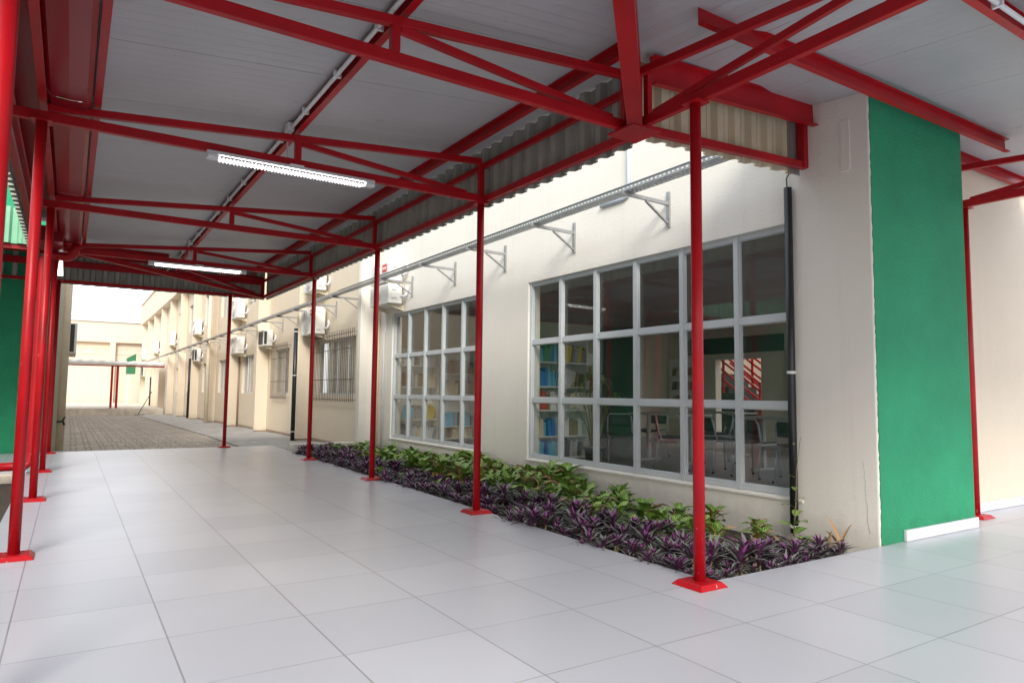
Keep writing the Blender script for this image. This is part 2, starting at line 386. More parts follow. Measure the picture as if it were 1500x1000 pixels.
def leaf(mb, base, az, el, L, W, droop, mi=0, under=None, segs=5, fold=.25, roll=0.0, shape=.5):
    """one curved leaf: `shape` puts its widest point along its length"""
    base = Vector(base); a = el; p = base.copy(); pts = []
    hd = Vector((math.cos(az), math.sin(az), 0)); side = Vector((-math.sin(az), math.cos(az), 0))
    for i in range(segs+1):
        pts.append((p.copy(), a)); p = p+(hd*math.cos(a)+Vector((0, 0, math.sin(a))))*(L/segs); a -= droop/segs
    for sheet in ((mi, 0.0), (under, -.0015)) if under is not None else ((mi, 0.0),):
        b = len(mb.v)
        for i, (q, aa) in enumerate(pts):
            t = i/segs
            w = W*max(.06, (math.sin(math.pi*min(1, (t**(math.log(.5)/math.log(shape)))*.94+.06))))**.8
            nrm = -hd*math.sin(aa)+Vector((0, 0, math.cos(aa)))
            sd = side*math.cos(roll)+nrm*math.sin(roll)
            for k in (-1, 0, 1):
                mb.v.append(tuple(q+sd*w*.5*k+nrm*(abs(k)*fold*w*.5+sheet[1])))
                mb.uv[len(mb.v)-1] = (.5+.5*k, t)
        for i in range(segs):
            for k in (0, 1):
                x = b+i*3+k; mb.face((x, x+1, x+4, x+3), sheet[0], True)
    return mb

# ------------------------------------------------------------------ the ground
def gz(y):   # the yard falls gently away
    P = [(-400, -.15), (20, -.15), (41, -.32), (70, -.62), (600, -.9)]
    for (a, za), (b, zb) in zip(P, P[1:]):
        if y <= b: return za+(zb-za)*(y-a)/(b-a)
    return -.9
mb = MB(); ys = [-400, -60, 14.45, 20, 30, 41, 55, 70, 120, 600]
for y in ys: mb.v += [(-500, y, gz(y)-.006), (500, y, gz(y)-.006)]
for i in range(len(ys)-1): mb.face((2*i, 2*i+1, 2*i+3, 2*i+2))
tag(mb.build('ground', M['soil']), kind='structure')
mb = MB(); ys = [14.46, 20, 25, 30, 35, 41, 46]
for y in ys: mb.v += [(-.6, y, gz(y)), (3.22, y, gz(y))]
for i in range(len(ys)-1): mb.face((2*i, 2*i+1, 2*i+3, 2*i+2))
tag(mb.build('paved_yard', M['paver']), kind='structure')
mb = MB()
ys = [13.12, 14.46, 20, 25, 30, 35, 41, 58]
for a, b in zip(ys, ys[1:]):
    mb.hexa([(3.22, a, gz(a)-.2), (5.2, a, gz(a)-.2), (5.2, b, gz(b)-.2), (3.22, b, gz(b)-.2), (3.22, a, gz(a)+.03), (5.2, a, gz(a)+.03), (5.2, b, gz(b)+.03), (3.22, b, gz(b)+.03)])
tag(mb.build('concrete_path', M['concrete']), kind='structure')
mb = MB(); mb.box(-5, 4.7, 45.2, 66, -1.4, .02)
tag(mb.build('raised_pavement', M['kerb']), kind='structure')
# floor of the covered walkway
mb = MB()
mb.prism([(-.42, -14), (16, -14), (16, 3.215), (6.604, 3.215), (6.604, 2.862), (5.13, 2.862), (3.262, 2.845), (3.48, 12.95), (3.52, 14.45), (-.42, 14.45)], -.18, 0)
tag(mb.build('tiled_floor', M['tile']), kind='structure')
mb = MB(); mb.box(-9, -.422, 11.4, 14.45, -.2, -.004)
tag(mb.build('side_floor', M['tile']), kind='structure')
mb = MB(); mb.box(-9, -.47, 11.28, 11.398, -.5, -.03)
tag(mb.build('kerb', M['kerb'], bevel=.03), kind='structure')
# planting soil, a lumpy sheet
mb = MB(); nx, ny = 14, 80
for j in range(ny+1):
    for i in range(nx+1):
        y = 2.87+(12.95-2.87)*j/ny; x0 = 3.2+.022*y+.006; x = x0+(5.13-x0)*i/nx
        mb.v.append((x, y, -.09+.05*math.sin(3*x+1.7*y)*math.sin(5.1*y)+random.uniform(-.015, .02)))
for j in range(ny):
    for i in range(nx):
        a = j*(nx+1)+i; mb.face((a, a+1, a+nx+2, a+nx+1))
tag(mb.build('planting_soil', M['soil']), kind='structure')
t = tag(MB().box(3.49, 4.74, 12.955, 13.1, -.3, .13).build('low_wall', M['white_wall'], bevel=.012), 'low cream wall closing the far end of the planting bed', 'wall')

# ------------------------------------------------------------------ library building
WX = 5.13
lib = thing('library_building', (WX, 3, 0), 'white rendered library building with large gridded windows and green end wall', 'building')
mb = MB()
Y0, Y1, ZT = 3.6, 12.93, 6.4
mb.box(WX, WX+.2, Y0, Y1, -.3, .25)
mb.box(WX, WX+.2, Y0, Y1, 2.59, ZT)
for a, b in ((7.58, 8.80), (12.2, Y1)): mb.box(WX, WX+.2, a, b, .25, 2.59)
mb.build('wall', M['white_wall'], lib)
MB().box(WX-.003, 6.6, 2.87, 3.598, -.3, 5.2).build('pillar', M['white_wall'], lib, bevel=.012)
# green coat on the end face, hand-cut edge against the white
mb = MB(); zs = [i*.03-.02 for i in range(160)]
prevl = None
for z in zs:
    e = .012+random.uniform(-.007, .007); mb.v += [(WX+e, 2.8695, z), (6.603, 2.8695, z), (WX+e, 2.863, z), (6.603, 2.863, z)]
for i in range(len(zs)-1):
    a, b = 4*i, 4*i+4
    mb.face((a+2, a+3, b+3, b+2)); mb.face((a, a+2, b+2, b)); mb.face((a+1, b+1, b+3, a+3)); mb.face((a, b, b+1, a+1))
mb.build('green_panel', M['green_wall'], lib)
mb = MB(); mb.box(5.445, 6.02, 2.838, 2.8625, .002, .088); mb.box(6.024, 6.615, 2.838, 2.8625, .002, .088)
mb.build('skirting', M['skirting'], lib, bevel=.004)
mb = MB()
mb.box(6.602, 8.8, 3.22, 3.4, -.3, 5.2); mb.box(8.8, 12.8, 3.22, 3.4, -.3, .35); mb.box(8.8, 12.8, 3.22, 3.4, 2.75, 5.2); mb.box(12.8, 16, 3.22, 3.4, -.3, 5.2)  # opening outside the view, added to let daylight into the library
mb.build('side_wall', M['cream_wall'], lib)
mb = MB()
for k in range(15): mb.box(6.62+k*.6, 6.62+k*.6+.596, 3.196, 3.2195, .002, .09)
mb.build('skirting', M['skirting'], lib, bevel=.004)
# conduit stub mark and painted-over fixing strip on the pillar
mb = MB(); mb.box(5.118, 5.1275, 3.02, 3.10, 2.9, 3.32); 
mb.build('fixing_strip', M['white_wall'], lib, bevel=.003)
rc = random.Random(9); mb = MB(); pts = []; z = .62; yk = 2.985
while z > .06: pts.append((WX-.0032, yk, z)); z -= .03; yk += rc.uniform(-.010, .009)
mb.tube(pts, .0016, 4, r2=.0024); mb.build('crack', M['ac_grille'], lib)
# interior
MB().box(WX+.2, 13.2, 3.4, 12.9, -.1, .05).build('interior_floor', M['int_floor'], lib)
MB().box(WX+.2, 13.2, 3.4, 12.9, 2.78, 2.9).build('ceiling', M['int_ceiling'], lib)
MB().box(WX+.2, 13.4, 12.9, 13.1, -.1, ZT).build('interior_wall', M['int_wall'], lib)
mb = MB(); mb.box(13.2, 13.4, 3.4, 10.02, .05, 2.78); mb.box(13.2, 13.4, 11.33, 12.9, .05, 2.78); mb.box(13.2, 13.4, 10.02, 11.33, 1.98, 2.78)
mb.build('interior_wall', M['int_wall'], lib)
MB().box(13.17, 13.198, 9.4, 12.2, 2.12, 2.5).build('lintel', M['int_green'], lib)
MB().box(10.7, 12.1, 12.86, 12.898, .05, 2.78).build('green_panel', M['int_green'], lib)
MB().box(WX, 13.4, 3.4, 13.1, ZT, ZT+.3).build('roof', M['concrete'], lib)
mb = MB(); mb.box(WX+.22, 8.8, 3.42, 3.47, .05, 2.78); mb.build('interior_wall', M['int_wall'], lib)
MB().box(11.2, 11.6, 6.9, 7.3, .05, 2.78).build('column', M['int_wall'], lib)
mb = MB(); mb.box(13.14, 13.19, 8.2, 9.3, .05, 2.1); mb.build('door', mat('brown_door', (.10, .085, .07), .5), lib)
mb = MB(); mb.box(13.165, 13.198, 10.55, 10.75, 2.55, 2.68, 0)
mb.build('exit_plate', M['black'], lib)

def window(y0, n, name_label):
    """gridded aluminium window: frame, one mesh of panes, sill"""
    pitch = .68; y1 = y0+n*pitch; zr = (.262, 1.02, 1.785, 2.59); x0, x1 = WX+.042, WX+.092
    mb = MB()
    w = .05
    for i in range(n+1):
        y = y0+i*pitch; ww = .05
        ya, yb = (y, y+.042) if i == 0 else ((y-.042, y) if i == n else (y-ww/2, y+ww/2))
        mb.box(x0-.012, x1, ya, yb, zr[0], zr[3])
    for i in range(n):
        ya = y0+i*pitch+(.042 if i == 0 else .025); yb = y0+(i+1)*pitch-(.042 if i == n-1 else .025)
        for k, z in enumerate(zr):
            za, zb = (z, z+.05) if k == 0 else ((z-.05, z) if k == 3 else (z-.032, z+.032))
            mb.box(x0, x1-.002, ya, yb, za, zb)
        for k in range(3):       # inner glazing beads
            za, zb = zr[k]+(.05 if k == 0 else .032), zr[k+1]-(.05 if k == 2 else .032)
            for (a, b, c, d) in ((ya, ya+.009, za, zb), (yb-.009, yb, za, zb), (ya+.009, yb-.009, za, za+.009), (ya+.009, yb-.009, zb-.009, zb)):
                mb.box(x0+.016, x1-.012, a, b, c, d)
    fr = mb.build('window', M['alu'], lib)
    tag(fr, name_label)
    mb = MB()
    for i in range(n):
        ya = y0+i*pitch+.03; yb = y0+(i+1)*pitch-.03
        for k in range(3): mb.box(x0+.036, x0+.042, ya, yb, zr[k]+.037, zr[k+1]-.037)
    mb.build('pane', M['glass'], fr)
    MB().hexa([(WX-.018, y0, .228), (x0+.02, y0, .228), (x0+.02, y1, .228), (WX-.018, y1, .228), (WX-.018, y0, .243), (x0+.02, y0, .2605), (x0+.02, y1, .2605), (WX-.018, y1, .243)]).build('sill', M['white_wall'], fr)
window(3.5, 6, 'six column window nearest the green wall')
window(8.80, 5, 'five column window nearest the air conditioners')

# ------------------------------------------------------------------ classroom block beyond
blk = thing('classroom_block', (WX, 13, -.15), 'long cream two storey classroom block with projecting vertical fins', 'building')
fins = [12.94, 17.34, 21.85, 26.14, 30.8, 35.4, 40.0, 44.6, 49.2, 53.8, 58.4, 63.0]
wins = [(14.16, 17.0), (19.5, 21.1), (23.9, 25.7), (28.4, 30.3), (33.0, 34.4), (37.8, 39.4), (42.4, 43.8)]
mb = MB(); xs = WX
segs = []
yprev = 13.11
for a, b in wins+[(63.0, 63.0)]:
    mb.box(xs, xs+.2, yprev, a, -1, 6.4)
    if b > a:
        mb.box(xs, xs+.2, a, b, -1, 1.02); mb.box(xs, xs+.2, a, b, 2.33, 4.1); mb.box(xs, xs+.2, a, b, 5.5, 6.4)
    yprev = b
mb.build('wall', M['cream_wall'], blk)
for i, y in enumerate(fins):
    mb = MB(); mb.box(4.77, xs-.002, y, y+.16, gz(y)-.02+(.09 if i else 0), 6.36)
    mb.build('fin', M['white_wall'] if i == 0 else M['cream_wall'], blk, bevel=.01)
for ya, yb in ((13.1, 17.33), (17.51, 21.84), (22.02, 26.13), (26.31, 30.79), (30.97, 35.39), (35.57, 39.99)): MB().box(xs-.004, xs+.01, ya, yb, gz(yb)-.1, gz(yb)+.11).build('base_strip', M['terra'], blk)  # brown strip painted in for the dark recess at the wall foot
for y in fins[1:8]: MB().box(4.80, xs-.01, y+.015, y+.145, gz(y)-.1, gz(y)+.075).build('base_strip', M['terra'], blk)  # same brown strip in place of the dark gap under each fin
mb = MB(); mb.box(4.70, xs+.25, 12.9, 64, 6.4, 8.05); mb.build('parapet', M['cream_wall'], blk)
mb = MB(); mb.box(4.62, 4.70, 12.9, 64, 8.0, 8.06); mb.build('coping', M['cream_wall'], blk)
MB().box(xs+.3, 16, 13.11, 64, 6.3, 6.6).build('roof', M['concrete'], blk)
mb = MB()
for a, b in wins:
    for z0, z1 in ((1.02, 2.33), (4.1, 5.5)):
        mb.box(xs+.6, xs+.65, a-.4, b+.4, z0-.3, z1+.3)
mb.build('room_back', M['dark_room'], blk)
for i, (a, b) in enumerate(wins):
    for z0, z1 in ((1.02, 2.33), (4.1, 5.5)):
        mb = MB(); x0, x1 = xs+.08, xs+.13
        k = max(2, round((b-a)/.75))
        mb.box(x0, x1, a, b, z0, z0+.05); mb.box(x0, x1, a, b, z1-.05, z1)
        for j in range(k+1):
            y = a+(b-a-.05)*j/k; mb.box(x0+.002, x1-.002, y, y+.05, z0+.05, z1-.05)
        fr = mb.build('window', M['alu'], blk)
        MB().box(x0+.02, x0+.026, a+.03, b-.03, z0+.03, z1-.03).build('pane', M['glass'], fr)
        # gathered curtain behind the glass
        mb = MB(); n_ = max(8, int((b-a)*14)); c0, c1 = a+.05, b-.05-(.5 if i == 0 and z0 < 2 else 0)
        for j in range(n_+1):
            y = c0+(c1-c0)*j/n_; x = xs+.22+.03*math.sin(j*1.9)+.01*math.sin(j*5.3)
            mb.v += [(x, y, z0-.05), (x, y, z1+.02)]
        for j in range(n_): mb.face((2*j, 2*j+1, 2*j+3, 2*j+2), 0, True)
        mb.build('curtain', M['curtain'], fr)
        if z0 < 2 and i < 2:      # burglar bars standing off the wall
            mb = MB(); xg = xs-.09; ya, yb, za, zb = a-.12, b+.02, z0-.14, z1+.12
            m_ = int((yb-ya)/.115)
            for j in range(m_+1):
                y = ya+(yb-ya)*j/m_; mb.bar((xg, y, za), (xg, y, zb+.03), .011, .011)
            for z in (za+.05, za+.5, zb-.4, zb-.06): mb.bar((xg-.012, ya, z), (xg-.012, yb, z), .014, .014)
            for y in (ya, yb):
                for z in (za+.05, zb-.06): mb.bar((xg, y, z), (xs, y, z), .012, .012)
            mb.build('grille', M['bar_rust'], fr)

# ------------------------------------------------------------------ pipes on the walls
def pipe(name, pts, r, m, label, clips=(), clipm=None, n=12, cat='pipe', group=None):
    t = thing(name, pts[0], label, cat, group)
    MB().tube(pts, r, n).build('tube', m, t)
    for z in clips:
        x, y = pts[0][0], pts[0][1]
        mb = MB(); mb.tube([(x, y, z-.012), (x, y, z+.012)], r+.004, n); mb.box(x, x+.06, y-.008, y+.008, z-.008, z+.008)
        mb.build('clamp', clipm or M['white_plastic'], t)
    return t
pipe('downpipe', [(5.085, 3.56, -.02), (5.085, 3.56, 1.2), (5.085, 3.56, 2.88)], .033, M['dark_plastic'], 'black downpipe at the right edge of the large window beside the white pillar', clips=(1.30, .03))
t = thing('cable', (5.09, 3.57, 2.88), 'thin black cable rising from the top of the black downpipe', 'cable')
MB().tube([(5.09, 3.57, 2.86), (5.10, 3.58, 2.97), (5.115, 3.56, 3.02), (5.12, 3.57, 3.12)], .006, 6).build('wire', M['black'], t)
pipe('downpipe', [(4.735, 17.42, -.14), (4.735, 17.42, 1.2), (4.735, 17.42, 2.68)], .055, M['dark_plastic'], 'black downpipe on the fin left of the large barred window', clips=(.1, 1.5, 2.6))
pipe('downpipe', [(4.73, 35.5, -.2), (4.73, 35.5, 2.6)], .06, M['dark_plastic'], 'black downpipe on the fin just behind the dark air conditioner')
pipe('downpipe', [(4.73, 53.9, -.5), (4.73, 53.9, 2.0)], .06, M['dark_plastic'], 'farthest black downpipe, below the far canopy roof')
pipe('downpipe', [(5.09, 26.05, -.1), (5.09, 26.05, 2.4)], .03, M['terra'], 'thin brown pipe behind the red end post')
pipe('downpipe', [(5.09, 17.2, -.1), (5.09, 17.2, 2.4)], .028, M['terra'], 'thin brown pipe beside the large barred window')
pipe('downpipe', [(4.70, 30.2, -.2), (4.70, 30.2, 6.3)], .075, M['cream_pipe'], 'thick cream pipe running the full height of the classroom block')
pipe('downpipe', [(5.095, 12.52, -.02), (5.095, 12.52, 2.2), (5.095, 12.42, 2.42), (5.095, 12.42, 2.7)], .022, M['white_plastic'], 'thin white drain pipe under the stacked air conditioners')
pipe('downpipe', [(5.09, 12.80, -.02), (5.09, 12.80, 4.6)], .03, M['cream_pipe'], 'cream pipe at the far corner of the library wall')
pipe('conduit', [(5.11, 6.05, 3.29), (5.11, 5.66, 3.29), (5.11, 5.60, 3.31), (5.11, 5.575, 3.36), (5.11, 5.575, 4.9)], .022, M['blue_pvc'], 'white conduit bending down the white wall above the cable tray', cat='conduit')

# ------------------------------------------------------------------ cable tray and brackets
t = thing('cable_tray', (4.52, 3.62, 3.13), 'slotted steel cable tray running along the whole facade', 'cable tray')
mb = MB(); xa, xb, z0, zs_ = 4.50, 4.63, 3.10, .052
def strip(mb, fn, y0, y1, pitch, sl, w):
    """perforated strip: fn(u, y) maps width u in 0..1"""
    n = int((y1-y0)/pitch)
    for i in range(n):
        ya = y0+i*pitch; yb = ya+pitch*(1-sl); yc = ya+pitch
        b = len(mb.v)
        for y in (ya, yb, yc):
            for u in (0, w, 1-w, 1): mb.v.append(fn(u, y))
        g = lambda r, c: b+r*4+c
        for c in (0, 1, 2): mb.face((g(0, c), g(0, c+1), g(1, c+1), g(1, c)))
        for c in (0, 2): mb.face((g(1, c), g(1, c+1), g(2, c+1), g(2, c)))
strip(mb, lambda u, y: (xa, y, z0+zs_*u), 3.62, 13.6, .055, .55, .36)
strip(mb, lambda u, y: (xb, y, z0+zs_*u), 3.62, 13.6, .055, .55, .36)
strip(mb, lambda u, y: (xa+.002+(xb-xa-.004)*u*.5, y, z0), 3.62, 13.6, .055, .55, .34)
strip(mb, lambda u, y: (xa+.002+(xb-xa-.004)*(.5+u*.5), y, z0), 3.62, 13.6, .055, .55, .34)
for x in (xa, xb): mb.box(x-.008, x+.008, 3.62, 13.6, z0+zs_, z0+zs_+.005)
mb.build('tray', M['galv'], t, solid=.0016)
mb = MB(); mb.box(xa, xb, 13.6, 62, z0, z0+.004); mb.box(xa, xa+.003, 13.6, 62, z0+.004, z0+zs_); mb.box(xb-.003, xb, 13.6, 62, z0+.004, z0+zs_)
mb.build('tray_run', M['galv'], t)
br = thing('tray_bracket', (WX, 0, 3.1), 'galvanised triangular wall bracket carrying the cable tray', 'bracket', 'brackets under the cable tray')
mb = MB(); mb.channel((WX-.012, 0, 2.83), (WX-.012, 0, 3.20), .04, .022, .003, up=(1, 0, 0)); mb.build('wall_plate', M['galv'], br)
MB().channel((WX-.024, 0, 3.075), (4.47, 0, 3.083), .03, .036, .003).build('arm', M['galv'], br)
MB().bar((WX-.026, 0, 2.87), (4.80, 0, 3.055), .024, .018).build('strut', M['galv'], br)
brl = {0: 'second tray bracket from the black downpipe, above the large window' }
by = [4.985, 6.566, 8.15, 9.655, 11.30, 14.0, 15.5, 16.9]+[18.6+1.65*k for k in range(15)]
names = ['bracket nearest the black downpipe, above the fourth pane of the large window', 'bracket above the left pane of the large window', 'bracket above the wall between the two library windows, behind a red post',
         'bracket above the five column window', 'bracket beside the stacked air conditioners', 'bracket above the large barred window', 'bracket beside the air conditioner with the red badge', 'bracket just behind the air conditioner with the red badge']
for i, y in enumerate(by):
    o = br if i == 0 else copy_tree(br, (WX, y, 3.1))
    if i == 0: o.location = (WX, y, 3.1)
    o['label'] = 'galvanised '+names[i] if i < len(names) else 'small distant tray bracket on the cream classroom block'

# ------------------------------------------------------------------ air conditioners
def ac(y0, y1, z0, z1, label, badge=False, dark=False, x0=4.78, x1=5.06, face=-1, wall=WX, up=False):
    t = thing('air_conditioner', (wall, (y0+y1)/2, z0), label, 'air conditioner', 'air conditioners on the walls')
    yc, zc = (y0+y1)/2, (z0+z1)/2
    mb = MB(); mb.box(x0, x1, y0, y1, z0, z1)
    mb.build('casing', M['ac_white'], t, bevel=.02)
    xf = x0 if face < 0 else x1; d = face
    fy = y1-(y1-y0)*.40; r = min((z1-z0), (y1-y0))*.43
    if not dark:
        mb = MB()
        for k in range(1, 6): # fan guard rings
            rr = r*k/5; pts = [(xf+d*.012, fy+rr*math.cos(2*math.pi*j/24), zc+rr*math.sin(2*math.pi*j/24)) for j in range(25)]
            mb.tube(pts, .006, 5, cap=False)
        for j in range(8):
            a = math.pi*2*j/8; mb.bar((xf+d*.014, fy, zc), (xf+d*.014, fy+r*math.cos(a), zc+r*math.sin(a)), .006, .006)
        mb.build('fan_guard', M['ac_white'], t)
        MB().disc((xf+d*.001, fy, zc), (d, 0, 0), r, 24, .004).build('fan_opening', M['ac_grille'], t)
    else:
        mb = MB(); mb.box(xf-.004, xf+.004, y0+.06, y1-.06, z0+.05, z1-.05)
        mb.box(x0+.02, x0+.10, y0-.004, y0+.004, z0+.05, z1-.05)
        mb.build('coil_grille', M['ac_dark'], t)
        mb = MB()
        mb.box(x0+.125, x0+.25, y0-.012, y0+.001, z0+.16, z1-.04)
        mb.build('valve_cover', M['ac_white'], t, bevel=.006)
    # service panel with louvres and valve on the near end
    if not dark:
        mb = MB(); mb.box(x0+.05, x0+.20, y0-.008, y0+.002, z0+.07, z1-.05)
        mb.build('end_panel', M['ac_white'], t, bevel=.004)
        mb = MB(); mb.box(x0+.07, x0+.15, y0-.012, y0-.0075, z1-.13, z1-.11); mb.box(x0+.06, x0+.16, y0-.012, y0-.0075, z0+.09, z0+.11)
        mb.build('handle', M['ac_grille'], t)
    if badge:
        zb = z1-.16; yb = y0+.10
        mb = MB(); mb.box(x0-.006, x0+.001, yb, yb+.20, zb-.04, zb+.1)
        bg = mb.build('badge', M['logo_red'], t)
        mb = MB()
        for k, w in ((0, .035), (1, .035), (2, .035)):
            mb.box(x0-.009, x0-.0055, yb+.03+k*.055, yb+.03+k*.055+w, zb+.012, zb+.055)
        mb.build('lettering', M['paper'], bg)
    # mounting arms
    for y in (y0+.12, y1-.12):
        mb = MB()
        mb.hexa([(wall, y-.02, z0-.11), (wall, y+.02, z0-.11), (x0+.05, y+.02, z0-.035), (x0+.05, y-.02, z0-.035), (wall, y-.02, z0-.002), (wall, y+.02, z0-.002), (x0-.02, y+.02, z0-.002), (x0-.02, y-.02, z0-.002)])
        mb.build('bracket', M['cream_bracket'], t)
    # lagged pipes
    if wall > x0:
        MB().tube([(x1-.03, y0-.02, z0+.14), (x1, y0-.08, z0+.13), (x1+.03, y0-.10, z0+.17), (wall-.012, y0-.07, z0+.25), (wall-.004, y0-.02, z0+.33)], .026, 8).build('lagged_pipe', M['insul'], t)
    return t
ac(11.6, 12.5, 3.13, 3.51, 'upper of the two stacked air conditioners with a red badge by the library', badge=True)
ac(11.6, 12.5, 2.72, 3.09, 'lower of the two stacked air conditioners, without a badge, by the library')
ac(16.1, 17.2, 2.47, 3.12, 'white air conditioner with red badge above the large barred window', badge=True)
ac(16.1, 17.1, 3.52, 4.1, 'white air conditioner under the canopy edge above the badged one')
ac(25.1, 26.1, 2.40, 2.98, 'lower white air conditioner right of the red end post')
ac(25.2, 26.3, 3.66, 4.36, 'upper white air conditioner right of the red end post')
ac(21.12, 21.8, 2.45, 2.93, 'small air conditioner with dark coil beside the narrow barred window', dark=True)
ac(34.6, 35.3, 2.45, 3.04, 'dark grilled air conditioner under the cable tray, left of the red end post', dark=True)
ac(34.6, 35.5, 3.70, 4.40, 'white air conditioner above the dark grilled one on the classroom block')
ac(44.1, 44.55, 3.70, 4.5, 'distant white air conditioner, third from the far end')
ac(53.2, 53.75, 3.65, 4.55, 'distant white air conditioner, second from the far end')
ac(62.3, 62.9, 3.5, 4.35, 'farthest upper air conditioner on the classroom block')
ac(62.3, 62.9, 2.2, 3.0, 'farthest lower air conditioner, just below the far canopy roof', dark=True)

# ------------------------------------------------------------------ the red steel canopy
can = thing('walkway_canopy', (3.13, 2.82, 0), 'L shaped red steel walkway canopy with white ribbed roof panels and corrugated fascias', 'canopy')
dz = lambda y: .008*(y-3.4)
ZB = 2.925
def post(x, y, top, label=None):
    p = MB().tube([(x, y, .025), (x, y, top-.012)], .034, 20).build('post', M['red'], can)
    h, k = .115, .088
    mb = MB(); mb.hexa([(x-h, y-h, .001), (x+h, y-h, .001), (x+h, y+h, .001), (x-h, y+h, .001), (x-k, y-k, .03), (x+k, y-k, .03), (x+k, y+k, .03), (x-k, y+k, .03)])
    mb.build('base_plate', M['red'], p, bevel=.003)
    mb = MB(); mb.box(x-.06, x+.06, y-.06, y+.06, top-.012, top-.002); mb.build('cap_plate', M['red'], p)
for x, y in ((3.13, 2.82), (3.215, 5.57), (3.26, 8.30), (3.30, 11.15)): post(x, y, ZB-.035+dz(y))
post(2.577, 14.29, ZB-.035+dz(14.29))
for y in (2.9, 5.53, 8.27, 11.04, 14.12): post(-.25, y, ZB-.035+dz(y))
post(7.15, 3.09, ZB+.005)
post(7.372, -.28, ZB-.035); post(3.16, -.9, ZB-.035)
def truss(P, s0, s1, endweb=True):
    """P(s, h) -> point: s runs down the slope from the high end, h above the bottom chord"""
    mb = MB(); mb.bar(P(s0, 0), P(s1, 0), .045, .07)
    t = mb.build('truss', M['red'], can, bevel=.004)
    top = lambda s: .385-.094*s
    MB().bar(P(.0, top(0)-.02), P(3.42, top(3.42)), .045, .055).build('top_chord', M['red'], t, bevel=.004)
    MB().bar(P(1.73, .036), P(1.73, top(1.73)-.03), .05, .05, up=(0, 0, 1)).build('web_bar', M['red'], t, bevel=.003)
    MB().bar(P(1.70, top(1.7)-.05), P(.16, .03), .035, .045).build('web_bar', M['red'], t, bevel=.003)
    if endweb: MB().bar(P(.0, .036), P(.0, top(0)-.05), .05, .05).build('web_bar', M['red'], t, bevel=.003)
for y in (5.55, 8.27, 11.05):
    truss(lambda s, h, y=y: (3.2-s, y, ZB+dz(y)+h), -.03, 3.62)
truss(lambda s, h: (3.14-s, 3.42, ZB+h), -.01, 3.56)
truss(lambda s, h: (3.16, 3.36-s, ZB+h), -.01, 3.9)
truss(lambda s, h: (7.15, 3.19-s, ZB+.04+h), 0, 3.6, False)
# hip truss on the diagonal with its gusset node
a, b = Vector((3.15, 3.37, ZB+.0)), Vector((-.45, -.23, ZB+.06))
ht = MB().bar(a, b, .10, .09).build('hip_truss', M['red'], can, bevel=.004)
MB().bar(a+Vector((0, 0, .40)), b+Vector((0, 0, .06)), .08, .07).build('top_chord', M['red'], ht, bevel=.004)
MB().bar(a+Vector((-.03, -.03, .03)), a+Vector((-.03, -.03, .38)), .07, .07).build('web_bar', M['red'], ht, bevel=.003)
MB().box(3.03, 3.29, 3.26, 3.52, ZB-.05, ZB-.036).build('gusset', M['red'], ht)
for dx, dy in ((-.08, .02), (.05, -.07)): MB().box(3.16+dx-.02, 3.16+dx+.02, 3.38+dy-.02, 3.38+dy+.02, ZB, ZB+.38).build('web_bar', M['red'], ht)
# diagonal truss where the canopy turns left at the far end
fa, fb = Vector((3.2, 14.38, ZB+dz(14.4))), Vector((-.32, 10.86, ZB+dz(11)))
ft = MB().bar(fa, fb, .05, .07).build('hip_truss', M['red'], can, bevel=.004)
MB().bar(fa+Vector((0, 0, .36)), fb+Vector((0, 0, .06)), .05, .055).build('top_chord', M['red'], ft, bevel=.004)
fm = fa.lerp(fb, .5)
MB().bar(fm+Vector((0, 0, .036)), fm+Vector((0, 0, .19)), .05, .05).build('web_bar', M['red'], ft)
MB().bar(fm+Vector((0, 0, .17)), fa.lerp(fb, .06)+Vector((0, 0, .03)), .04, .045).build('web_bar', M['red'], ft)
MB().bar(fa+Vector((0, 0, .0)), fa+Vector((0, 0, .36)), .05, .05).build('web_bar', M['red'], ft)
# purlins on the top chords
zch = lambda s: ZB+.385-.094*s+.03
def pur(p, q, w=.045, h=.10, flip=1):
    return MB().channel(p, q, w, h, .005, flip=flip).build('purlin', M['red'], can)
for x, y0 in ((1.47, 1.75), (2.96, 3.2)):
    z = zch(3.2-x)+.055
    y1 = 12.75 if x < 2 else 14.2
    pur((x, y0, z), (x, y1, z+dz(y1)), flip=-1)
z = zch(3.13)+.05
pur((.065, 1.0, z), (.065, 11.2, z+dz(11.2)), flip=1)
for y, x1 in ((12.72, 1.3), (14.12, 2.8)):
    z = zch(14.38-y)+.055+dz(14.4); pur((-9, y, z), (x1, y, z), flip=1)
for y, x0, x1 in ((2.67, 3.02, 7.05), (1.62, 2.2, 8.9), (.1, .5, 8.9)):
    z = zch(3.36-y)+.055+.01; pur((x0, y, z), (x1, y, z+.05), h=.115, flip=1)
z = 3.34
MB().channel((3.26, 3.31, z-.015), (5.118, 3.31, z+.11), .05, .20, .006, flip=1).build('purlin', M['red'], can)
MB().channel((6.63, 3.15, z+.125), (8.9, 3.15, z+.125), .05, .12, .006, flip=1).build('purlin', M['red'], can)
